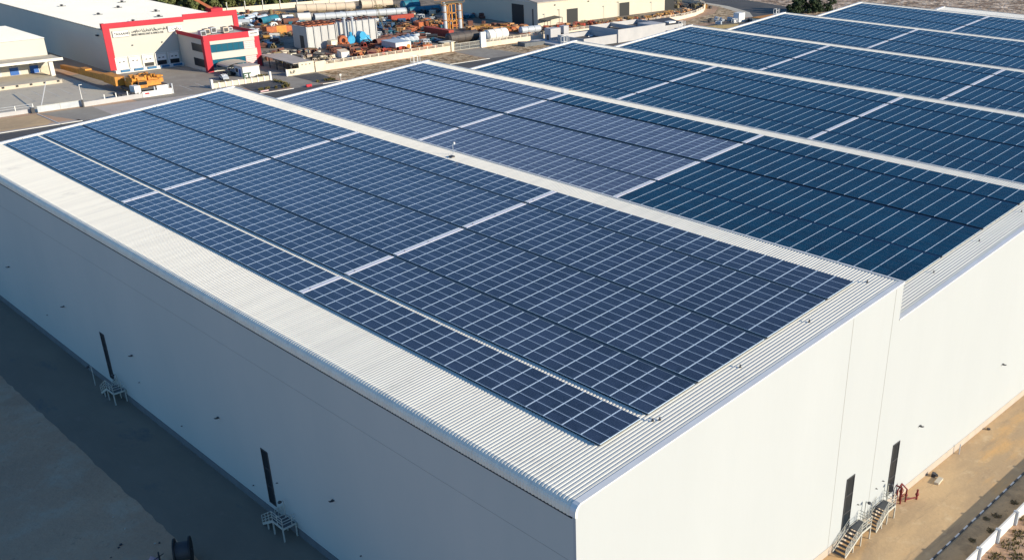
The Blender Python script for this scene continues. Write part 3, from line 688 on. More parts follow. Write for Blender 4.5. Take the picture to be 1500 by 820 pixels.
# carport canopy, cars, kiosk in front of the office
t = root('tent_canopy', 'pale arched fabric canopy over the parking beside the office', 'canopy', (110,264,0))
a = MB(); n = 8
vs = []; 
for i in range(n+1):
    ang = math.pi*i/n
    for y_ in (259.5,266.5): vs.append((110-4.3*math.cos(ang), y_, 2.3+1.0*math.sin(ang)))
a.add(vs, [(2*i,2*i+2,2*i+3,2*i+1) for i in range(n)]); a.add([(v[0],v[1],v[2]-.06) for v in vs], [(2*i+1,2*i+3,2*i+2,2*i) for i in range(n)])
part(t, 'fabric', a, 'yardpale')
for px in (105.75,114.25):
    for py in (259.6,266.4): part(t, 'pole', MB().cyl((px,py,0),(px,py,2.3),.07,8), 'steel')
def car(x, y, rz, m, label, group='cars parked by the office'):
    t = root('parked_car', label, 'car', (x,y,0), group, (0,0,rz))
    a = MB(); prof = [(-2.1,.35),(-2.15,.8),(-1.9,.95),(-1.4,1.0),(-.9,1.42),(.6,1.45),(1.2,1.0),(2.0,.88),(2.15,.6),(2.1,.35)]
    a.xprism(prof[::-1], -.85, .85); part(t, 'body', a, m, world=False)
    g = MB(); g.xprism([(-1.28,1.0),(-.88,1.36),(.57,1.39),(1.08,1.0)][::-1], -.87, .87); part(t, 'window', g, 'glass', world=False)
    for sx in (-1.3,1.3):
        for sy in (-.8,.8): part(t, 'wheel', MB().cyl((sx,sy-.1,.33),(sx,sy+.1,.33),.33,12), 'black', world=False)
    return t
car(108.2,262.6,R(90),'galv','silver car parked under the arched canopy')
car(111.2,263,R(90),'teal','dark teal car parked under the arched canopy')
car(105.2,258.5,R(10),'glass','black car parked left of the canopy')
car(101.8,254.6,R(80),'galv','grey car parked behind the low sign wall')
t = root('guard_kiosk', 'small white gatehouse with blue shaded side near the sign wall', 'gatehouse', (109.5,256,0))
part(t, 'wall', MB().box((107.3,253.4,0),(112.6,258.4,2.9)), 'white')
part(t, 'roof', MB().box((107.1,253.2,2.9),(112.8,258.6,3.1)), 'paving')
part(t, 'door', MB().box((107.24,254.8,.05),(107.295,255.8,2.2)), 'blue')
part(t, 'window', MB().box((107.24,256.4,1.1),(107.295,257.8,2.2)), 'glass')
# sign wall with letters and hedge
t = root('sign_wall', 'low cream entrance wall with dark green letters ET on top', 'wall', (102,244.3,0))
part(t, 'wall_panel', MB().box((93,244.2,0),(111,244.5,1.35)), 'creamwall')
for i in range(10): part(t, 'pilaster', MB().box((93+i*1.97,244.05,0),(93.35+i*1.97,244.65,1.5)), 'white')
part(t, 'gate_pier', MB().box((92.8,243.9,0),(93.4,244.7,2.5)).box((110.7,243.9,0),(111.2,244.7,2.5)), 'white')
text_obj('ET', 2.3, (102.6,244.3,1.36), t, 'letter', ext=.12)
text_obj('nt', 1.1, (106.1,244.3,1.36), t, 'ink', ext=.06)
def bush(x, y, sx, sy, h, seed, leafn=260):
    rr = random.Random(seed); mb = MB()
    for i in range(leafn):
        px = x+rr.uniform(-sx,sx); py = y+rr.uniform(-sy,sy); pz = rr.uniform(.05,h)*(1-.25*rr.random())
        d = Vector((rr.uniform(-1,1),rr.uniform(-1,1),rr.uniform(-.5,1))).normalized()*.25; e = Vector((rr.uniform(-1,1),rr.uniform(-1,1),rr.uniform(-1,1))).normalized()*.16
        p = Vector((px,py,pz)); mb.add([p-d,p+e,p+d,p-e],[(0,1,2,3)])
    return mb
single('hedge', 'olive brown hedge behind the right half of the sign wall', 'hedge', bush(108.9,245.2,1.9,.4,2.0,3,420), 'hedge', (108.9,245.2,0))
single('hedge', 'low olive hedge behind the left end of the sign wall', 'hedge', bush(96,245.3,2.6,.5,1.6,4,420), 'hedge', (96,245.3,0))
for i,(x_,y_,sx_) in enumerate(((110.9,238,.4),(109.4,232.4,.5))): single('shrub', ['brown dry shrub row edging the left garden bed','small yellowish shrub at the corner of the left garden bed'][i], 'shrub', bush(x_,y_,sx_,4 if i==0 else 1,.8,20+i,260), 'hedge', (x_,y_,0))
for i in range(14):
    x_, y_ = (100+rnd.random()*8, 231.5+rnd.random()*2) if i < 7 else (119+rnd.random()*6, 230.8+rnd.random()*2.2)
    single('shrub', 'tiny young shrub planted at the edge of the dark gravel bed', 'shrub', bush(x_,y_,.35,.35,.7,40+i,50), 'hedge', (x_,y_,0), 'young shrubs in the gravel beds')
single('road_barrier', 'small red and white barrier block at the roadside', 'barrier', MB().box((112.9,227.6,0),(114.6,228.0,.7)).box((113.0,227.4,0),(113.3,228.2,.2)).box((114.2,227.4,0),(114.5,228.2,.2)), 'red', (113.7,227.8,0))
single('flower_edging', 'pale pink edging stones in the left garden bed', 'edging', MB().obox((101.5,230.6,.15),2.6,.3,.25,rz=.12), 'pink', (101.5,230.6,0))
t = root('street_sign_post', 'thin white post on the roadside by the right gravel bed', 'post', (124.5,228.2,0)); part(t, 'post', MB().cyl((124.5,228.2,0),(124.5,228.2,2.2),.07,8), 'white'); part(t, 'sign_plate', MB().box((124.2,228.1,1.7),(124.8,228.12,2.2)), 'white')
# long shed and cream sign wall right of the driveway
t = root('car_shed', 'long low shed with flat beige roof between office and scrapyard', 'shed', (122.5,258,0))
part(t, 'roof', MB().add([(120.3,247,3.1),(126.9,247,3.1),(128.2,266,3.1),(121.2,269,3.1),(120.3,247,3.3),(126.9,247,3.3),(128.2,266,3.3),(121.2,269,3.3)],[(4,5,6,7),(0,3,2,1),(0,1,5,4),(1,2,6,5),(2,3,7,6),(3,0,4,7)]), 'paving')
part(t, 'wall', MB().box((122.0,246.9,0),(127.2,247.1,3.35)), 'cream')
part(t, 'back_wall', MB().add([(127.1,247.1,0),(128.3,266,0),(128.3,266,3.1),(127.1,247.1,3.1),(127.3,247.1,0),(128.5,266,0),(128.5,266,3.1),(127.3,247.1,3.1)],[(0,1,2,3),(4,7,6,5)]), 'cream')
for i in range(5): part(t, 'column', MB().box((120.5+i*.05,249+i*4.4,0),(120.75+i*.05,249.25+i*4.4,3.1)), 'dark')
for i in range(3): part(t, 'wall_lamp', MB().box((123.0+i*1.3,246.8,2.5),(123.3+i*1.3,246.895,2.8)), 'dark')
t = root('gate_name_wall', 'cream name wall with small dark lettering right of the driveway', 'wall', (119.8,246.6,0))
part(t, 'wall_panel', MB().box((117.6,246.3,0),(121.9,246.6,1.9)), 'cream')
part(t, 'pier', MB().box((117.3,246.2,0),(117.59,246.7,2.0)), 'white')
text_obj('lı.ıF', 1.3, (118.5,246.28,.6), t, 'ink', ext=.03)

# ------------------------------------------------------------------ left building with blue dock doors
t = root('depot', 'low cream depot with a wide canopy and blue doors at the left edge', 'depot', (60,296.5,0))
part(t, 'wall', MB().box((10,297.2,1.0),(69.3,330,10.4)), 'cream3')
part(t, 'roof', ribbed([(10,10.45),(40,10.45),(69.5,10.45)], 296.9, 330.5, 1.2, .14), 'farroof')
part(t, 'base_wall', MB().box((10,297,0),(69.25,297.19,1.0)).box((66.3,296.95,1.0),(69.35,297.19,2.6)), 'yardpale')
part(t, 'canopy', MB().box((10,288.4,5.3),(70.2,297.19,5.65)), 'yardpale')
part(t, 'canopy_fascia', MB().box((10,288.25,5.15),(70.3,288.395,5.9)), 'cream2')
part(t, 'loading_platform', MB().box((10,281.5,0),(66.5,296.9,.95)), 'yardpale')
for i,x_ in enumerate((35.2,43.3,51.2,58.2,63.6)):
    part(t, 'door', MB().box((x_,297.05,1.0),(x_+2.3,297.185,3.1)), 'blue')
    part(t, 'fanlight', MB().box((x_+.1,297.08,3.5),(x_+.8,297.185,3.75)).box((x_+1.4,297.08,3.5),(x_+2.1,297.185,3.75)), 'dark')
for x_ in (41,49.2,56,61.1): part(t, 'wall_panel', MB().box((x_-2.9,297.1,1.0),(x_-.1,297.187,3.4)), 'galv')
part(t, 'column', MB().box((66.5,289,.95),(67.6,290,5.3)), 'cream2')
for i in range(8): part(t, 'dock_bumper', MB().box((40+i*3.6,281.3,.45),(40.6+i*3.6,281.495,.9)), 'black')
# frontage walls
t = root('frontage_wall', 'low grey frontage wall with white posts before the depot yard', 'wall', (50,246,0))
part(t, 'wall_panel', MB().box((20,246.4,0),(47.3,246.7,1.0)), 'greywall')
for i in range(7): part(t, 'post', MB().box((47-i*4.1,246.3,1.0),(47.2-i*4.1,246.5,2.2)), 'white')
part(t, 'rail', MB().box((20,246.36,1.55),(47.2,246.44,1.62)).box((20,246.36,2.1),(47.2,246.44,2.17)), 'galv')
t = root('sliding_gate', 'long low grey sliding gate across the depot entrance', 'gate', (52,245,0))
part(t, 'gate_panel', MB().box((47.6,245.0,.15),(58.2,245.06,1.6)), 'galv')
part(t, 'gate_frame', MB().box((47.5,244.95,.1),(58.3,245.12,.2)).box((47.5,244.95,1.6),(58.3,245.12,1.7)).box((53,244.93,.2),(53.1,245.13,1.6)), 'steel')
part(t, 'gate_motor', MB().box((46.2,245.2,0),(47.0,245.9,1.3)), 'dark')
t = root('street_wall', 'low pale wall from the lamp pole to the yellow crane', 'wall', (66,245.2,0))
part(t, 'wall_panel', MB().add([(58.4,244.4,0),(74,245.3,0),(74,245.3,1.2),(58.4,244.4,1.2),(58.4,244.7,0),(74,245.6,0),(74,245.6,1.2),(58.4,244.7,1.2)],[(0,1,2,3),(4,7,6,5),(3,2,6,7),(1,5,6,2),(0,3,7,4)]), 'greywall')
for i in range(4): part(t, 'post', MB().box((64+i*3,245,1.2),(64.25+i*3,245.2,2.3)), 'white')
t = root('white_hoarding', 'white boundary panels with a red plate in front of the crane', 'fence', (78,245.5,0))
part(t, 'wall_panel', MB().box((74.1,245.3,0),(82.2,245.6,1.5)), 'white')
part(t, 'upper_panel', MB().box((78.2,245.35,1.5),(81.2,245.5,2.6)), 'white')
part(t, 'post', MB().box((82.2,245.2,0),(82.5,245.7,2.7)).box((81.3,245.3,1.5),(81.5,245.6,2.7)).box((77.4,245.3,1.5),(77.7,245.6,2.5)), 'galv')
part(t, 'red_plate', MB().box((74.8,245.2,.75),(75.9,245.295,1.15)), 'red')
def pole(x,y,h,lab,lean=(0,0),m='white'):
    t = root('lamp_post', lab, 'lamp post', (x,y,0)); part(t, 'pole', MB().cyl((x,y,0),(x+lean[0],y+lean[1],h),.13,8,r2=.07), m)
    part(t, 'lamp_head', MB().obox((x+lean[0]+.3,y+lean[1],h),.8,.3,.12), m); return t
pole(58.4,244.6,5.6,'white lamp pole at the sliding gate post')
t = root('gate_post', 'dark gate post at the foot of the white lamp pole', 'post', (58.25,244.2,0)); part(t,'post',MB().box((58.0,243.9,0),(58.4,244.3,1.9)),'dark')
single('barrier_arm', 'white raised barrier arm leaning over the depot yard', 'barrier', MB().bar((49.4,247.5,1.1),(56.2,262,4.2),.16).box((49.1,247.2,0),(49.7,247.8,1.2)), 'white', (49.4,247.5,0))

# ------------------------------------------------------------------ yellow telescopic crane lying along the warehouse
t = root('crawler_crane', 'yellow mobile crane with its long boom laid along the red framed warehouse', 'crane', (77,256,0))
a = MB()
a.add([(72.6,264,1.7),(74.6,264,1.7),(74.6,264,3.6),(72.6,264,3.6),(72.2,298,1.1),(73.4,298,1.1),(73.4,298,2.3),(72.2,298,2.3)],[(0,1,2,3),(4,7,6,5),(0,4,5,1),(1,5,6,2),(2,6,7,3),(3,7,4,0)])
part(t, 'boom', a, 'yellow')
part(t, 'boom_section', MB().box((72.4,258,1.5),(75,266.5,3.9)), 'yellow'); part(t, 'winch_box', MB().box((72.5,279,2.6),(74.3,283,3.4)), 'yellow')
a = MB()
a.box((74.5,252.5,1.5),(82.5,257,2.9)); a.box((76.5,253,2.9),(79,256.8,4.0)); a.box((79.6,253.5,2.9),(82.2,256,3.6)); a.obox((75.4,254.5,3.4),1.6,2.6,1.2,rz=.3); a.cyl((75,256,3.6),(80,258,3.9),.35,10); a.obox((83,255,2.4),1.6,2,1.1,rz=.2)
part(t, 'body', a, 'yellow')
part(t, 'chassis', MB().box((73.6,250.6,.8),(84,258.4,1.45)), 'dark')
for x_ in (74.6,76.6,80,82.2,83.6):
    for y_ in (251.1,257.9): part(t, 'wheel', MB().cyl((x_,y_-.3,.75),(x_,y_+.3,.75),.72,14), 'black')
a = MB()
rq = random.Random(5)
for i in range(26): a.obox((rq.uniform(74.5,84),rq.uniform(252.4,258.2),rq.uniform(2.6,4.2)),rq.uniform(.3,1.3),rq.uniform(.3,1.2),rq.uniform(.25,.8),rz=rq.uniform(-.5,.5))
part(t, 'machinery', a, 'yellow')
part(t, 'hose', MB().cyl((75,257,4),(82,254,4.3),.12,6).cyl((76,253,4.1),(79,258,4.2),.1,6).cyl((80,256,4.2),(83.5,257,3.2),.1,6), 'black')
part(t, 'cab', MB().box((75.6,250.6,1.5),(78,252.3,3.3)), 'yellow'); part(t, 'cab_window', MB().box((75.7,250.55,2.3),(77.9,250.595,3.2)).box((75.55,250.7,2.3),(75.595,252.2,3.2)), 'glass')
part(t, 'hook_block', MB().cyl((73.2,262,1.2),(73.8,262,1.2),.5,12), 'dark')
part(t, 'outrigger', MB().box((74,248.9,.35),(74.5,259.8,.7)).box((83.4,248.9,.35),(83.9,259.8,.7)), 'yellow')
def truck(x, y, rz, m, lab):
    t = root('truck', lab, 'truck', (x,y,0), None, (0,0,rz))
    part(t, 'cab', MB().box((1.6,-1.1,.8),(3.4,1.1,2.7)), 'white', world=False)
    part(t, 'windscreen', MB().box((3.4,-1,1.7),(3.44,1,2.5)), 'glass', world=False)
    part(t, 'flatbed', MB().box((-3.4,-1.15,.9),(1.5,1.15,1.15)).box((-3.4,-1.15,1.15),(-3.3,1.15,1.6)), m, world=False)
    for sx in (-2.4,2.4):
        for sy in (-.95,.95): part(t, 'wheel', MB().cyl((sx,sy-.18,.48),(sx,sy+.18,.48),.48,12), 'black', world=False)
truck(71.5,248.8,R(10),'dark','small white-cabbed truck standing left of the crane')

# ------------------------------------------------------------------ scrapyard
def wallrun(label, pts, h=2.3, lattice=True, m='creamwall'):
    t = root('yard_wall', label, 'wall', (*pts[0],0), 'cream yard walls with open lattice tops')
    wl = MB(); lat = MB()
    for (x0,y0),(x1,y1) in zip(pts, pts[1:]):
        d = Vector((x1-x0,y1-y0,0)); L_ = d.length; d.normalize(); n = Vector((-d.y,d.x,0))*.12
        hb = h-.85 if lattice else h
        q = lambda s_, off, z_: (x0+d.x*s_+n.x*off, y0+d.y*s_+n.y*off, z_)
        wl.add([q(0,-1,0),q(L_,-1,0),q(L_,1,0),q(0,1,0),q(0,-1,hb),q(L_,-1,hb),q(L_,1,hb),q(0,1,hb)],[(4,5,6,7),(0,1,5,4),(1,2,6,5),(2,3,7,6),(3,0,4,7)])
        if lattice:
            k = int(L_/3.2)
            for i in range(k+1):
                s0 = L_*i/k; lat.bar(q(s0,0,hb),q(s0,0,h+.08),.34)
                if i < k:
                    for j in range(1,7): s1 = s0+L_/k*j/7; lat.bar(q(s1,0,hb),q(s1,0,h-.08),.07)
            lat.bar(q(0,0,h-.06),q(L_,0,h-.06),.16,h=.12); lat.bar(q(0,0,hb+.35),q(L_,0,hb+.35),.06)
    part(t, 'wall_panel', wl, m)
    if lattice: part(t, 'lattice', lat, m)
    return t
wallrun('solid cream yard wall section beside the shed', [(127.3,246.6),(131,246.9)], 3.1, False)
wallrun('long cream yard wall with lattice top, left of the gate', [(131,246.9),(180.4,248.6)], 2.8)
wallrun('long cream yard wall with lattice top, between the gate and the lamp', [(195.4,247.9),(250,247.6),(278,245.2),(300,247)], 2.5)
wallrun('curving end of the cream yard wall beyond the hangar', [(300,247),(314,250.5),(327,256.5),(339,265),(347,275),(350,284),(350,300)], 2.3)
t = root('gate_pier', 'short cream gate pier left of the yard gate', 'gate pier', (181,248.4,0)); part(t,'pier',MB().box((180.5,248.0,0),(181.5,249,3.2)),'cream')
t = root('gate_wall', 'tall white wall block right of the yard gate', 'wall', (194.3,248,0)); part(t,'wall_panel',MB().box((193.2,247.6,0),(195.4,248.3,5.2)),'white')
t = root('yard_gate', 'pale grey barred sliding gate of the scrapyard', 'gate', (187,248.2,0))
a = MB()
for i in range(46): a.box((181.7+i*.25,248.2,.15),(181.74+i*.25,248.24,2.3))
part(t,'bar',a,'steel'); part(t,'gate_frame',MB().box((181.6,248.15,.1),(193.1,248.3,.22)).box((181.6,248.15,2.3),(193.1,248.3,2.42)).box((181.6,248.15,1.2),(193.1,248.3,1.28)).box((184.4,248.15,.22),(184.5,248.3,2.3)).box((188.2,248.15,.22),(188.3,248.3,2.3)),'steel')
# big grey module block with orange top frames
t = root('boiler_module', 'large pale grey ribbed steel module with orange lifting frames on top', 'steel module', (160,291,0))
def strip_block(x0, x1, y0, y1, h):
    part(t, 'wall', MB().box((x0,y0,0),(x1,y1,h)), 'greybox')
    a = MB(); n = int((x1-x0)/2.6)
    for i in range(n+1): xx = x0+(x1-x0-.3)*i/n; a.box((xx,y0-.35,0),(xx+.3,y0-.003,h+.25))
    part(t, 'column', a, 'greybox')
    a = MB()
    for i in range(n): xx = x0+(x1-x0-.3)*i/n+.3; a.box((xx,y0-.06,0),(xx+.22,y0-.004,h))
    part(t, 'recess', a, 'dark')
strip_block(146.9,158.4,284,293,7.4); strip_block(158.5,177.6,288.2,296,7.2)
a = MB()
for i in range(6): a.bar((147.3+i*2.1,284,7.9),(147.3+i*2.1,293,7.9),.45,h=.5)
a.bar((147,284.2,7.8),(158.3,284.2,7.8),.4); a.bar((147,288.5,7.9),(158.3,288.5,7.9),.35); a.bar((147,292.8,7.8),(158.3,292.8,7.8),.4)
part(t, 'orange_frame', a, 'orange')
a = MB()
for i in range(9): a.bar((159+i*2.2,288.4,7.6),(160+i*2.2,296,7.6),.35,h=.4)
a.bar((158.7,292,7.6),(177.5,292,7.6),.3)
part(t, 'rusty_frame', a, 'rust')
part(t, 'hatch', MB().box((146.86,286,0),(146.895,288.5,4.5)), 'dark')
for x_, lab in ((163.2,'tall galvanised stack with a cap before the grey module, left one'),(166.4,'tall galvanised stack with a cap before the grey module, right one')):
    s_ = root('stack', lab, 'stack', (x_,285.9,0), 'stacks before the grey module'); part(s_, 'pipe', MB().cyl((x_,285.9,0),(x_,285.9,8.6),.42,12), 'galv'); part(s_, 'cap', MB().cyl((x_,285.9,8.7),(x_,285.9,9.3),.8,12,r2=.1), 'galv')
def tank(name, lab, cat, p, q, r, m, group=None, rings=True, saddle=True):
    p = Vector(p); q = Vector(q); t = root(name, lab, cat, (p.x,p.y,0), group); d = (q-p).normalized()
    a = MB().cyl(p, q, r, 24); a.cyl(q, q+d*r*.3, r, 24, r2=r*.55); a.cyl(p-d*r*.3, p, r*.55, 24, r2=r)
    part(t, 'shell', a, m, smooth=False)
    if rings:
        a = MB(); n = max(2,int((q-p).length/3))
        for i in range(n+1): c = p + (q-p)*(i/n)*.98; a.tube(c, c+d*.14, r*1.02, r*.98, 24)
        part(t, 'ring', a, 'dark')
    if saddle:
        a = MB()
        for f in (.2,.8): c = p+(q-p)*f; a.obox((c.x,c.y,(p.z-r*.7)/2+.02),1.0,r*1.4,max(.1,p.z-r*.7),rz=math.atan2(d.y,d.x))
        part(t, 'saddle', a, 'dark')
    return t
def pipe(lab, p, q, r, m, group=None, name='steel_pipe'):
    p = Vector(p); q = Vector(q); t = root(name, lab, 'pipe', (p.x,p.y,0), group)
    part(t, 'shell', MB().tube(p, q, r, r*.94, 22), m)
    a = MB(); n = max(1,int((q-p).length/4)); d = (q-p).normalized()
    for i in range(n+1): c = p+(q-p)*(i/n)*.99; a.tube(c, c+d*.12, r*1.03, r*1.001, 22)
    part(t, 'ring', a, 'dark'); return t
pipe('huge cream segmented cylinder with an open dark end, longest at the back of the yard', (195,374.5,1.6),(219,366.5,1.6),1.65,'beige')
pipe('huge beige cylinder lying right of the longest one, open end facing left', (221.5,366,1.9),(236,363,1.9),1.9,'beige')
pipe('white open-ended drum cylinder in front of the long grey pipe', (181,349.5,1.6),(186,347.6,1.6),1.6,'white')
pipe('long weathered grey pipe running behind the grey module', (187,346.8,1.4),(226,338.5,1.4),1.35,'galv')
pipe('white short cylinder at the left of the white drum', (177.5,355.5,1.1),(182,354.5,1.1),1.1,'white')
pipe('dark brown cylinder below the white drum', (172.5,345.8,1.1),(178.5,344.2,1.1),1.1,'rust')
pipe('teal blue open pipe in the stack at the left of the yard', (166,352,1.2),(176,357,1.2),1.3,'teal')
pipe('grey open-ended pipe right of the green tarpaulin', (157,357,1.1),(163,354.5,1.1),1.1,'galv')
for i in range(12):
    x_ = 146+(i%6)*4.6; y_ = 361+(i//6)*8+rnd.uniform(-1,1)
    pipe(f'{"teal" if i%3==0 else "slate blue" if i%3==1 else "silver"} pipe section in the pipe racks, {["front","rear"][i//6]} row, {["first","second","third","fourth","fifth","sixth"][i%6]} from left', (x_,y_,.9),(x_+7,y_+5,.9),.8+.2*(i%2),['teal','alu_dull','galv'][i%3],'pipe sections in the racks')
# green tarp and orange tanks
t = root('tarpaulin_heap', 'sea green tarpaulin covering a heap right of the red frame', 'tarpaulin', (166,373,0)); part(t,'sheet',MB().add([(163,371,0),(170,370,0),(171,376,0),(163,376,0),(164,373,3.4),(168,373,2.2)],[(0,1,5,4),(1,2,5),(2,3,4,5),(3,0,4)]),'green')
t = root('oil_tank', 'orange and yellow rectangular tank right of the office', 'tank', (156,324.5,0)); part(t,'casing',MB().box((153.2,323,0),(157.2,326.5,3.0)),'orange',label='orange end'); part(t,'casing',MB().box((157.21,323,0),(161.2,326.5,3.0)),'yellow',label='yellow end'); part(t,'hoop',MB().tube((156.4,324,3.6),(156.4,324.3,3.6),.8,.6,18),'white')
t = root('oil_tank', 'small orange sloping tank beside the orange and yellow one', 'tank', (164.5,327,0)); part(t,'casing',MB().add([(162,326,0),(167,326,0),(167,330,0),(162,330,0),(162,326,2.6),(166,326,2.0),(166,330,2.0),(162,330,2.6)],[(4,5,6,7),(0,1,5,4),(1,2,6,5),(2,3,7,6),(3,0,4,7)]),'orange')
t = root('steel_hoop', 'white ring standing upright behind the orange tanks', 'ring', (162,333,0)); part(t,'ring',MB().tube((162,333,1.6),(162,333.4,1.6),1.5,1.05,22),'white')
# blue and orange machines before the module
t = root('blue_blower', 'bright light blue blower machine before the grey module, tall with drums', 'machine', (168,284,0))
part(t,'drum',MB().cyl((167.2,284.6,1.5),(170,284.6,1.5),1.5,18).cyl((168.4,283,2.9),(168.4,285.5,2.9),1.3,18),'sky_blue'); part(t,'duct',MB().box((170,283.6,.3),(171.4,285.2,2.6)).cyl((169.5,284,3.4),(171.8,283.4,.6),.4,10),'sky_blue')
part(t,'frame',MB().box((166.8,282.8,0),(171.8,286,.3)),'dark')
t = root('blue_blower', 'slim light blue blower left of the taller blue one', 'machine', (164.6,285,0)); part(t,'drum',MB().cyl((164.6,284.6,1.6),(164.6,286,1.6),1.5,18).cyl((164.6,285,2.6),(164.6,285,4.2),.5,12),'sky_blue'); part(t,'frame',MB().box((163.7,284.4,0),(165.6,286.2,.3)),'dark')
t = root('orange_fan', 'salmon orange fan housing left of the blue blowers', 'machine', (160.4,283.5,0)); part(t,'housing',MB().tube((160.4,283,1.9),(160.4,284.6,1.9),1.7,.8,20),'orange'); part(t,'duct',MB().box((160.5,283,.1),(162.6,284.6,1.2)),'orange')
t = root('storage_box', 'cream storage box standing before the grey module', 'box', (154.5,281,0)); part(t,'casing',MB().box((153.6,280,0),(156,282.4,2.9)),'cream'); part(t,'door',MB().box((154,279.95,.2),(155.2,279.995,2.4)),'white')
t = root('storage_box', 'white box with slanting lid by the yard wall', 'box', (147.6,264,0)); part(t,'casing',MB().box((146.4,262.4,0),(149.4,265,1.9)),'white'); part(t,'lid',MB().add([(146.3,262.3,1.9),(149.5,262.3,1.9),(149.5,265.1,2.5),(146.3,265.1,2.5)],[(0,1,2,3)]),'beige')
pipe('rusty brown pipe lying right of the blue blowers', (168.5,276,1.2),(179.5,279,1.2),1.15,'rust')
pipe('thin rusty pipe lying beyond the rusty brown one', (180,281,.8),(188,288,.8),.6,'rust')
t = root('equipment_container', 'grey equipment container with cream end and yellow disc', 'container', (168,260,0))
part(t,'casing',MB().box((165.2,258.6,0),(171.4,267,3.2)),'white'); part(t,'side_panel',MB().box((165.14,258.8,.1),(165.195,266.9,3.1)),'galv'); part(t,'emblem',MB().cyl((170.3,258.5,1.7),(170.3,258.595,1.7),.75,18),'yellow'); part(t,'roof',MB().box((165.1,258.5,3.2),(171.5,267.1,3.32)),'galv')
for i in range(5):
    tank('silver_duct', f'silver elbow duct section in the row right of the equipment container, {["first","second","third","fourth","fifth"][i]} from left', 'duct', (172.5+i*2.2,268+i*.4,1.7),(173.8+i*2.2,272+i*.4,1.7),1.25,'galv','silver ducts in a row', True, False)
def container(x, y, rz, m, lab, L_=12, z=0, group=None):
    t = root('shipping_container', lab, 'container', (x,y,z), group, (0,0,rz))
    part(t, 'casing', MB().box((-L_/2,-1.22,0),(L_/2,1.22,2.6)), m, world=False)
    a = MB()
    for i in range(int(L_/.6)): a.box((-L_/2+.2+i*.6,-1.27,.15),(-L_/2+.45+i*.6,-1.222,2.45)); a.box((-L_/2+.2+i*.6,1.222,.15),(-L_/2+.45+i*.6,1.27,2.45))
    part(t, 'corrugation', a, m, world=False)
    part(t, 'door', MB().box((L_/2,-1.15,.1),(L_/2+.05,-.02,2.5)).box((L_/2,.02,.1),(L_/2+.05,1.15,2.5)), m, world=False)
container(197,277,R(-86),'redbox','dark red shipping container on end-on view near the yard gate',14,.6)
container(212,322,R(0),'redbox','bright orange-red container in the middle of the yard',11)
container(206,300,R(15),'orange','short orange container left of the stacks',6)
t = root('yellow_crate', 'olive yellow crate behind the gate pier', 'crate', (182.5,254,0)); part(t,'casing',MB().box((180.8,252.8,0),(185.6,256,2.2)),'olive'); part(t,'lid',MB().box((181,252.6,2.2),(185.8,256.2,2.35)),'cream')
tank('storage_tank', 'black ribbed cylindrical tank behind the yard gate', 'tank', (190,262,1.9),(203,262.6,1.9),1.8,'blacktank')
tank('storage_tank', 'white cylindrical tank behind the tall white wall block', 'tank', (202.5,256,2.2),(212,256.6,2.2),2.0,'white')
tank('storage_tank', 'blue-green round-ended tank at the back of the yard', 'tank', (232,349,2.1),(240,349,2.1),2.1,'teal')
tank('storage_tank', 'grey tank beside the orange timber stacks', 'tank', (224,262,1.4),(233,261,1.4),1.3,'galv')
tank('storage_tank', 'long teal tank lying left of the round-ended tank', 'tank', (228,339,1.3),(242,336,1.3),1.3,'teal')
# twin columns with yellow gantry
for i,(x_,y_) in enumerate(((210.4,290.5),(217.6,290.5))):
    t = root('process_column', f'tall silver process column with yellow ladder rings, {"left" if i==0 else "right"} of the pair', 'column', (x_,y_,0), 'process columns')
    part(t,'shell',MB().cyl((x_,y_,0),(x_,y_,9.4-i*.8),.75,16).cyl((x_,y_,9.4-i*.8),(x_,y_,10.2-i*.8),.75,16,r2=.2),'galv')
    for z_ in (3.6,6.6,9): part(t,'platform',MB().tube((x_,y_,z_),(x_,y_+.001,z_+.001),1.3,.8,14) if False else MB().cyl((x_,y_,z_),(x_,y_,z_+.12),1.25,14),'yellow')
    part(t,'ladder',MB().bar((x_+.9,y_-.3,0),(x_+.9,y_-.3,9),.08).bar((x_+1.2,y_-.3,0),(x_+1.2,y_-.3,9),.08),'yellow')
t = root('yellow_gantry', 'yellow steel gantry standing between the silver columns', 'gantry', (214,291,0)); a = MB()
for x_ in (212.2,213.4,215.4):
    for y_ in (290,292.5): a.bar((x_,y_,0),(x_,y_,9.6),.3)
for z_ in (3,6,9.4): a.bar((212,290,z_),(215.6,290,z_),.3); a.bar((212,292.5,z_),(215.6,292.5,z_),.3)
part(t,'frame',a,'yellow'); part(t,'platform',MB().box((208,289,9.7),(219,293.5,9.85)),'olive')
part(t,'railing',MB().bar((208,289,10.8),(219,289,10.8),.1).bar((208,293.4,10.8),(219,293.4,10.8),.1).bar((208,289,9.8),(208,289,10.8),.1).bar((219,289,9.8),(219,289,10.8),.1),'yellow')
# slender leaning dark jib
t = root('leaning_jib', 'thin dark lattice jib leaning over the pipes behind the grey module', 'jib', (187,300,0)); a = MB()
p, q = Vector((188.5,299,0)), Vector((186,302,15.5))
for dx in (-.25,.25): a.bar(p+Vector((dx,0,0)), q+Vector((dx,0,0)), .12)
for i in range(12): a.bar(p+(q-p)*(i/12)+Vector((-.25,0,0)), p+(q-p)*((i+1)/12)+Vector((.25,0,0)), .08)
part(t,'lattice',a,'olive'); part(t,'base',MB().box((187.6,298,0),(189.4,300,1.2)),'dark')
# orange boom far behind the red warehouse
t = root('orange_crane', 'orange crane boom rising before the trees behind the red framed roof', 'crane', (160,386,0))
part(t,'boom',MB().bar((163,384,3),(150.5,389,12),1.0),'orange'); part(t,'body',MB().box((161,382,1),(166,387,3.6)),'red'); part(t,'track',MB().box((160.5,381.5,0),(166.5,383,1)).box((160.5,386,0),(166.5,387.5,1)),'black')

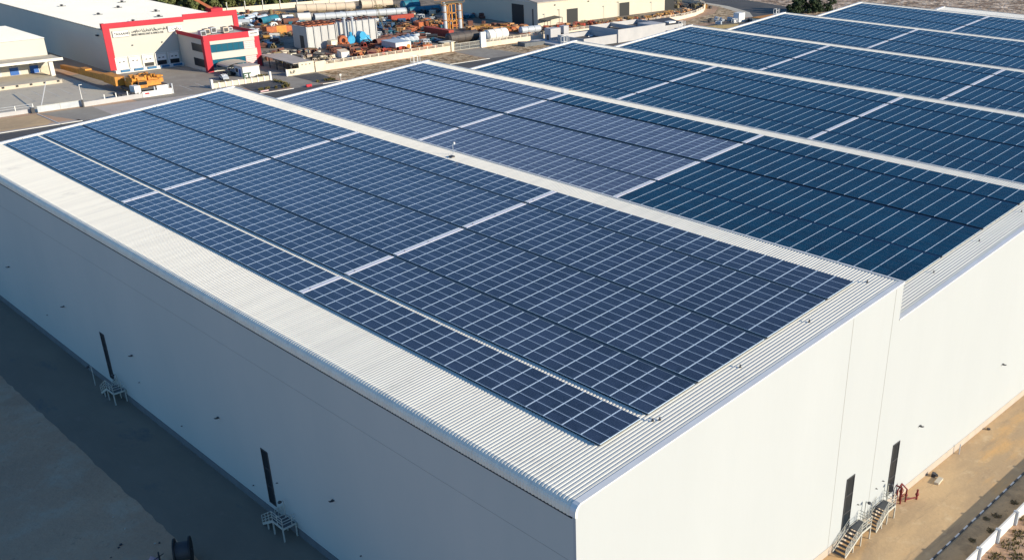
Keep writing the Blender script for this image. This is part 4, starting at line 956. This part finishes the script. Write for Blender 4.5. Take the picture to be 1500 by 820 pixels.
# piles and loose items -----------------------------------------------------
def junk(kind, x, y, s, seed):
    rr = random.Random(seed); a = MB(); rz = rr.uniform(0,3.14)
    if kind == 'crate':
        a.obox((0,0,s*.45),s*1.3,s,s*.8,rz=rz); a.obox((0,0,s*.9),s*1.36,s*1.06,s*.08,rz=rz); a.obox((0,0,.03*s),s*1.36,s*1.0,s*.06,rz=rz)
        for i in (-.4,0,.4): a.obox((math.cos(rz)*i*s*1.3,math.sin(rz)*i*s*1.3,s*.45),s*.08,s*1.05,s*.82,rz=rz)
    elif kind == 'beam':
        for i in range(3): a.obox((rr.uniform(-.3,.3)*s,rr.uniform(-.3,.3)*s,.15*s+.22*i*s),s*2.6,s*.2,s*.2,rz=rz+rr.uniform(-.4,.4),ry=rr.uniform(-.12,.12)); 
    elif kind == 'drum':
        a.cyl((0,0,0),(0,0,s),s*.38,14); a.tube((0,0,s*.3),(0,.001,s*.32),s*.4,s*.37,14) if False else a.cyl((0,0,s*.31),(0,0,s*.35),s*.4,14); a.cyl((0,0,s*.65),(0,0,s*.69),s*.4,14)
    elif kind == 'plate':
        for i in range(4): a.obox((rr.uniform(-.2,.2)*s,rr.uniform(-.2,.2)*s,.1*s+.16*i*s),s*1.8,s*1.2,s*.08,rz=rz+rr.uniform(-.5,.5),rx=rr.uniform(-.25,.25),ry=rr.uniform(-.2,.2))
    elif kind == 'pipe':
        d = Vector((math.cos(rz),math.sin(rz),0))*s*1.2
        for i,(o_,z_) in enumerate(((-.36,.3),(.36,.3),(0,.9))):
            n = Vector((-d.y,d.x,0)).normalized()*o_*s; a.tube(Vector((0,0,z_*s))-d+n, Vector((0,0,z_*s))+d+n, .33*s, .27*s, 12)
    elif kind == 'frame':
        for px in (-1,1):
            for py in (-.6,.6): a.bar((px*s,py*s,0),(px*s,py*s,s*1.4),s*.12)
        for zz in (.1,1.4): a.bar((-s,-.6*s,zz*s),(s,-.6*s,zz*s),s*.12); a.bar((-s,.6*s,zz*s),(s,.6*s,zz*s),s*.12); a.bar((-s,-.6*s,zz*s),(-s,.6*s,zz*s),s*.12); a.bar((s,-.6*s,zz*s),(s,.6*s,zz*s),s*.12)
        a.bar((-s,-.6*s,.1*s),(s,-.6*s,1.4*s),s*.08); a.obox((0,0,.6*s),s*1.1,s*.8,s*.7)
    a.v = [(v[0]+x,v[1]+y,max(0,v[2])) for v in a.v]
    return a
KN = {'crate':('crate','crate'),'beam':('steel_beam_stack','beams'),'drum':('barrel','barrel'),'plate':('plate_stack','steel plates'),'pipe':('pipe_bundle','pipes'),'frame':('machine_frame','machine frame')}
CN = {'orange':'orange','timber':'tan orange','rust':'rusty brown','olive':'olive','alu_dull':'slate grey','dark':'dark grey','galv':'silver grey','sky_blue':'light blue','blue':'dark blue','yellow':'yellow','white':'white','teal':'teal','redbox':'dark red','beige':'beige','cream':'cream','blacktank':'black'}
def zone(region, where, n, kinds, cols, s0, s1, seed):
    """region = (x0,y0,x1,y1) or list of (x,y) centre line with spread"""
    rr = random.Random(seed); cnt = {}
    for i in range(n):
        if not isinstance(region[0], list): x_, y_ = rr.uniform(region[0],region[2]), rr.uniform(region[1],region[3])
        else:
            pts, sp = region; f = rr.random()*(len(pts)-1); a_ = int(f); f -= a_; x_ = pts[a_][0]+(pts[a_+1][0]-pts[a_][0])*f+rr.uniform(-sp,sp); y_ = pts[a_][1]+(pts[a_+1][1]-pts[a_][1])*f+rr.uniform(-sp,sp)
        k = rr.choice(kinds); c = rr.choice(cols); s_ = rr.uniform(s0,s1)
        nm, wd = KN[k]
        lab = f'{CN[c]} {wd} lying among the clutter {where}'
        single(nm, lab, wd.split()[-1], junk(k,x_,y_,s_*(.72 if k=='frame' else 1),seed*1000+i), {'yellow':'ochre','blue':'junkblue'}.get(c,c), (x_,y_,0), f'{CN[c]} {wd} {where}')
zone((150,251.5,178,262), 'behind the lattice wall before the blue blowers', 130, ['beam','beam','plate','frame','pipe'], ['orange','orange','orange','timber','rust','redbox'], .8,1.7,1)
zone((150,262,182,281), 'between the blue blowers and the lattice wall', 110, ['beam','plate','beam','frame','pipe','crate'], ['orange','rust','orange','rust','dark','redbox','timber'], .9,1.8,21)
zone((138,296,146,322), 'left of the big grey module', 30, ['frame','plate','pipe'], ['dark','rust','galv','olive'], .8,1.5,22)
zone((127,262,146,284), 'between the office and the grey module', 95, ['frame','plate','drum','crate','pipe'], ['olive','dark','rust','beige','white','dark','olive','cream'], .7,1.5,2)
zone((129,249,150,262), 'behind the solid end of the yard wall', 55, ['frame','plate','drum','crate'], ['olive','dark','beige','rust','dark','galv'], .6,1.3,3)
zone((138,312,170,332), 'near the orange tanks', 40, ['frame','plate','drum','pipe','crate'], ['olive','dark','galv','yellow','rust','alu_dull' if False else 'white'], .9,1.8,4)
zone((150,335,178,372), 'by the pipe racks', 85, ['frame','plate','pipe','crate'], ['teal','galv','alu_dull','dark','white','rust','yellow'], .7,1.5,5)
zone((166,358,190,384), 'before the tree belt', 22, ['frame','drum','crate'], ['olive','yellow','dark','rust'], 1,2,6)
zone((179,262,193,296), 'left of the red container', 60, ['frame','pipe','plate','beam'], ['galv','dark','teal','rust','galv'], 1,1.9,7)
zone((190,292,232,312), 'behind the silver columns', 80, ['frame','crate','plate','beam'], ['teal','blue','orange','yellow','dark','rust','timber'], 1.1,2.1,8)
zone((190,305,250,336), 'at the back of the yard', 120, ['frame','pipe','plate','beam','crate'], ['teal','dark','dark','blue','rust','beige','olive','orange','galv'], .9,1.9,9)
zone((214,268,236,286), 'right of the silver columns', 80, ['crate','beam','crate'], ['timber','timber','orange','yellow','rust'], 1.1,2.1,10)
zone(([(212,254),(240,255),(262,257),(280,255.5),(300,257),(322,262)],3.2), 'along the wall before the hangar', 260, ['crate','beam','crate','plate','frame','drum'], ['timber','timber','orange','olive','rust','dark','beige','timber'], .7,1.6,11)
zone(([(236,262),(250,264),(270,262)],2.5), 'by the hangar door', 45, ['frame','crate','plate'], ['dark','olive','redbox','timber'], .8,1.6,12)
zone(([(275,258),(295,258),(318,262)],2), 'below the far end of the hangar', 26, ['frame','drum','crate'], ['yellow','olive','yellow','dark'], 1,1.9,13)
zone((328,262,342,282), 'at the corner beyond the hangar', 22, ['frame','crate'], ['olive','yellow','dark','rust'], 1,2,14)
zone((190,346,240,366), 'between the big cylinders', 30, ['plate','frame','beam'], ['olive','galv','beige','dark'], 1,2.2,15)

# hangar
t = root('hangar', 'big cream steel hangar with dark doorways behind the scrapyard', 'hangar', (285,272,0))
part(t,'wall',MB().box((242.0,272,0),(323.6,272.4,9.0)).box((242.0,272.4,0),(242.4,330,9.0)).box((323.2,272.4,0),(323.6,330,9.0)).box((242.4,329.6,0),(323.2,330,9)),'hangarwall')
part(t,'roof',MB().add([(241.6,271.6,9.0),(324,271.6,9.0),(324,301,12.5),(241.6,301,12.5),(324,330.4,9),(241.6,330.4,9),(241.6,271.6,9.25),(324,271.6,9.25),(324,301,12.75),(241.6,301,12.75),(324,330.4,9.25),(241.6,330.4,9.25)],[(6,7,8,9),(9,8,10,11),(0,1,7,6),(1,2,8,7),(2,4,10,8),(3,9,11,5),(0,6,9,3)]),'paving')
part(t,'gable',MB().add([(242,272.4,9),(242,301,12.4),(242,329.8,9)],[(0,1,2)]),'cream2')
for i,x_ in enumerate((257.9,289,322.0 if False else 318.6)): part(t,'doorway',MB().box((x_,271.9,0),(x_+6.2,271.99,5.4 if i<2 else 5.6)),'black')
part(t,'doorway',MB().box((241.9,280.3,0),(241.99,287.5,7.6)),'black')
part(t,'side_door',MB().box((241.92,274.5,0),(241.99,275.2,6.5)),'dark')
for i in range(4): part(t,'wall_lamp',MB().box((251+i*19,271.6,7.4),(251.5+i*19,271.98,7.8)),'dark')
for i,(x_,y_,h_) in enumerate(((248,266,6.5),(282,266,6.8),(312,266,6.2))): 
    t = root('lamp_post', ['thin dark lamp post before the hangar, left of its first front doorway','thin dark lamp post before the hangar, left of the middle doorway','thin dark lamp post before the hangar, left of the last doorway'][i],'lamp post',(x_,y_,0)); part(t,'pole',MB().cyl((x_,y_,0),(x_,y_,h_),.1,8),'dark'); part(t,'lamp_head',MB().box((x_-.8,y_-.2,h_-.05),(x_+.1,y_+.2,h_+.15)),'dark')
t = root('lean_to', 'small dark lean-to roof at the hangar corner', 'shelter', (246,269,0)); part(t,'roof',MB().add([(242.5,267,2.8),(251,267,3.4),(251,271.9,3.6),(242.5,271.9,3.0)],[(0,1,2,3)]),'dark'); part(t,'post',MB().bar((250.8,267.2,0),(250.8,267.2,3.4),.15),'dark'); part(t,'post',MB().bar((242.8,267.2,0),(242.8,267.2,2.8),.15),'dark')
# far building at the back with glazed openings
t = root('back_building', 'white building with dark teal openings at the top behind the cylinders', 'building', (235,392,0))
part(t,'wall',MB().box((222,392,0),(262,405,9)),'white'); a = MB()
for x_ in (223.5,230,240,248.5,256): part(t,'window',MB().box((x_,391.9,1.2),(x_+4.3,391.99,8)),'teal_glass')
t = root('back_fence', 'long cream fence with tall white posts along the tree belt', 'fence', (180,387,0))
part(t,'wall_panel',MB().add([(168,391,0),(228,388.5,0),(228,388.5,2.2),(168,391,2.2),(168,391.3,0),(228,388.8,0),(228,388.8,2.2),(168,391.3,2.2)],[(0,1,2,3),(4,7,6,5),(3,2,6,7)]),'cream')
for i in range(7): x_ = 172+i*8; part(t,'post',MB().box((x_,390.4-i*.33,0),(x_+.2,390.6-i*.33,4.6)),'white')

# substation compound between far ends of the bays
t = root('concrete_tank', 'tall white-topped concrete chamber with blue shaded side beyond the third bay', 'concrete chamber', (250,228,0))
def openbox(rt, x0, y0, x1, y1, h, w=.35, m='greywall'):
    part(rt,'wall',MB().box((x0,y0,0),(x1,y0+w,h)).box((x0,y1-w,0),(x1,y1,h)).box((x0,y0+w+.001,0),(x0+w,y1-w-.001,h)).box((x1-w,y0+w+.001,0),(x1,y1-w-.001,h)),m)
    part(rt,'floor_slab',MB().box((x0+w+.002,y0+w+.002,0),(x1-w-.002,y1-w-.002,h-1.6)),'dark')
openbox(t,236,222,262,237,4.6)
part(t,'partition',MB().box((247,222.4,3.3),(247.4,236.6,4.6)).box((254,222.4,3.3),(262,229,4.62)),'greywall')
t = root('concrete_tank', 'lower concrete chamber left of the tall one with dark inside', 'concrete chamber', (226,226,0))
openbox(t,219,222.5,235.8,236,3.0)
t = root('plant_room', 'pale plant room block with a blue shaded side above the second ridge end', 'plant room', (222,240,0)); part(t,'wall',MB().box((219.5,240.2,0),(224.5,243.5,4.6)),'greywall'); part(t,'door',MB().box((219.44,241.2,0),(219.495,242.4,2.4)),'dark')
t = root('plant_room', 'small pale plant room right of the other one', 'plant room', (227,241.5,0)); part(t,'wall',MB().box((226.5,240.6,0),(229,243,4.9)),'greywall'); part(t,'door',MB().box((226.44,241.2,0),(226.495,242.3,2.4)),'dark')
t = root('carport', 'low grey slatted shelter with two white panels beyond the tall chamber', 'shelter', (272,232,0)); part(t,'roof',MB().add([(264,229,2.2),(281,229,2.2),(281,237,3.6),(264,237,3.6)],[(0,1,2,3)]),'dark'); part(t,'wall',MB().box((264,229.2,0),(281,229.5,2.1)),'greywall'); part(t,'panel',MB().box((266,230.5,2.5),(270,233,3.05)).box((274,230.5,2.5),(278,233,3.05)),'white')
zone((222,229,240,238), 'in the pump compound', 20, ['pipe','frame','crate'], ['galv','white','dark','galv'], .8,1.5,16)
single('painted_shade_wall', 'slanting wall end coloured dark for its shaded face, at the second ridge end', 'wall', MB().prism([(205,238),(214,237.5),(206,243)],0,1.3), 'plinth_dark', (208,240,0))  # dark wedge stands in for the shaded side of a white wall
single('apron_slab', 'broad pale concrete platform around the pump compound', 'platform', MB().prism([(214,232),(262,238),(262,242.5),(214,245.5)],0,.6), 'greywall', (235,240,0))
zone((300,224,318,236), 'in the compound beyond the fourth ridge', 18, ['frame','crate','pipe'], ['galv','white','dark','galv'], .8,1.6,17)
t = root('compound_wall', 'low brown curved bund wall beyond the third ridge end', 'wall', (290,226,0)); part(t,'wall_panel',MB().add([(272,224,0),(300,216,0),(300,216,1.4),(272,224,1.4),(272,226,0),(300,218,0),(300,218,1.4),(272,226,1.4)],[(0,1,2,3),(3,2,6,7),(4,7,6,5)]),'olive')
t = root('switch_cabinet', 'white and blue switchgear cabinet beyond the fourth ridge end', 'cabinet', (313,226,0)); part(t,'casing',MB().box((312,225,0),(316,228,3.6)),'white'); part(t,'door',MB().box((311.95,225.5,.2),(311.995,227.5,3)),'alu_dull')
t = root('yellow_shed', 'long low yellow-roofed cabin beside the curving road', 'cabin', (322,222,0)); part(t,'wall',MB().box((316,216,0),(330,221,1.8)),'cream'); part(t,'roof',MB().box((315.8,215.8,1.8),(330.2,221.2,2.1)),'yellow')

# ------------------------------------------------------------------ trees
def tree_meshes(seed, h, r, conic, nleaf, leaf, m):
    rr = random.Random(seed)
    tr = MB(); tr.cyl((0,0,0),(0,0,h*.75),.22*h/8,7,r2=.06)
    for i in range(7):
        a = rr.uniform(0,6.28); z = h*rr.uniform(.25,.7); tr.cyl((0,0,z),(math.cos(a)*r*.6,math.sin(a)*r*.6,z+h*.13),.07,5,r2=.02)
    cr = MB(); cl = []
    for i in range(34):
        z = h*(.1+.88*rr.random()); f = (z/h); rad = r*((1-f)**.55 if conic else math.sin(math.pi*min(1,.12+f*.88))**.6)
        a = rr.uniform(0,6.28); d = rad*math.sqrt(rr.random()); cl.append((d*math.cos(a), d*math.sin(a), z, rr.uniform(.4,.95)*r*.42))
    for i in range(nleaf):
        cx, cy, cz, cs = rr.choice(cl); v = Vector((rr.gauss(0,1),rr.gauss(0,1),rr.gauss(0,1))).normalized()*cs*rr.uniform(.6,1.05)
        p = Vector((cx,cy,cz+0)) + v; p.z = max(.2,p.z)
        n = (v.normalized()+Vector((rr.uniform(-.6,.6),rr.uniform(-.6,.6),rr.uniform(-.2,.8)))).normalized()
        a = n.orthogonal().normalized()*leaf; b = n.cross(a).normalized()*leaf*rr.uniform(.5,.9)
        cr.add([p-a,p-b,p+a,p+b],[(0,1,2,3)])
    return tr.mesh('trunk','bark'), cr.mesh('crown',m)
TV = [tree_meshes(100+i, 9+i*.7, 2.3+.2*(i%3), True, 2000, .42, 'leaf') for i in range(4)]
TD = [tree_meshes(200+i, 6.5, 3.4, False, 1900, .34, 'leafdark') for i in range(2)]
def tree(x, y, v, s_, name, lab, group):
    t = root(name, lab, 'tree', (x,y,0), group, (0,0,rnd.random()*6.28)); t.scale = (s_,s_,s_*rnd.uniform(.9,1.1))
    for nm, me in zip(('trunk','crown'), v): link(bpy.data.objects.new(nm, me), t)
front = [(160,470),(170,440),(176,412),(186,400),(204,396),(219,397)]
for i in range(95):
    f = rnd.random()*(len(front)-1); a_ = int(f); f -= a_
    x_ = front[a_][0]+(front[a_+1][0]-front[a_][0])*f + rnd.uniform(0,4); y_ = front[a_][1]+(front[a_+1][1]-front[a_][1])*f + rnd.choice((0,5,11,18,26))+rnd.uniform(-1.5,1.5)
    if a_ >= 3: y_ += 2
    tree(x_, y_, TV[i%4], rnd.uniform(.85,1.15) if y_ > 402 or x_ < 190 else rnd.uniform(.65,.85), 'casuarina_tree', 'green column-shaped tree in the dense belt behind the scrapyard', 'trees of the belt behind the scrapyard')
for i in range(70):
    x_ = rnd.uniform(128,172); y_ = rnd.uniform(395,420) + (172-x_)*.3
    tree(x_, y_, TV[i%4], rnd.uniform(.9,1.2), 'casuarina_tree', 'green column-shaped tree in the belt behind the red framed roof', 'trees of the belt behind the red framed roof')
for i,(x_,y_,s_) in enumerate(((351,224,1.0),(357,226,1.05),(361,221,1.15),(366,223,1.1),(370,218,.95),(363,229,1.0))):
    tree(x_, y_, TD[i%2], s_, 'round_tree', 'dark green round tree in the clump beyond the fifth ridge', 'dark tree clump beyond the fifth ridge')

# ------------------------------------------------------------------ light, sky, camera
w_ = bpy.data.worlds.new('World'); sc.world = w_; w_.use_nodes = True
nt = w_.node_tree; sk = nt.nodes.new('ShaderNodeTexSky'); sk.sky_type = 'NISHITA'; sk.sun_disc = False
EL, AZ = 17.6, 157.0
sk.sun_elevation = R(EL); sk.sun_rotation = R(AZ); sk.air_density = 1.0; sk.dust_density = 0; sk.ozone_density = 5
tn = nt.nodes.new('ShaderNodeMixRGB'); tn.blend_type = 'MULTIPLY'; tn.inputs[0].default_value = 1; tn.inputs[2].default_value = (.86, 1.03, 1.1, 1)   # cool white balance of the sky
nt.links.new(sk.outputs[0], tn.inputs[1]); nt.links.new(tn.outputs[0], nt.nodes['Background'].inputs[0]); nt.nodes['Background'].inputs[1].default_value = .12
sd = bpy.data.lights.new('sun', 'SUN'); sd.energy = 5.0; sd.angle = R(.5); sd.color = (1, .885, .69)
so = bpy.data.objects.new('sun', sd); COL.objects.link(so)
dirv = Vector((math.sin(R(AZ))*math.cos(R(EL)), math.cos(R(AZ))*math.cos(R(EL)), math.sin(R(EL))))
so.rotation_euler = dirv.to_track_quat('Z','Y').to_euler()
cd = bpy.data.cameras.new('camera'); co = bpy.data.objects.new('camera', cd); COL.objects.link(co); sc.camera = co
yaw, pit, rol = .74194, .44757, .01178
f = Vector((math.cos(yaw)*math.cos(pit), math.sin(yaw)*math.cos(pit), -math.sin(pit)))
r = Vector((math.sin(yaw), -math.cos(yaw), 0)); u = r.cross(f)
c_, s_ = math.cos(rol), math.sin(rol); r2 = c_*r+s_*u; u2 = -s_*r+c_*u
mt = Matrix((r2, u2, -f)).transposed().to_4x4(); mt.translation = CAM
co.matrix_world = mt
cd.sensor_width = 36; cd.lens = 1458.98/1500*36; cd.shift_x = -181.44/1500; cd.shift_y = 98.76/1500
cd.clip_start = .5; cd.clip_end = 6000
sc.render.resolution_x = 1024; sc.render.resolution_y = 559
sc.view_settings.view_transform = 'Standard'; sc.view_settings.look = 'None'; sc.view_settings.exposure = .4; sc.view_settings.gamma = 1
sc.view_settings.use_curve_mapping = False
sc.render.engine = 'CYCLES'
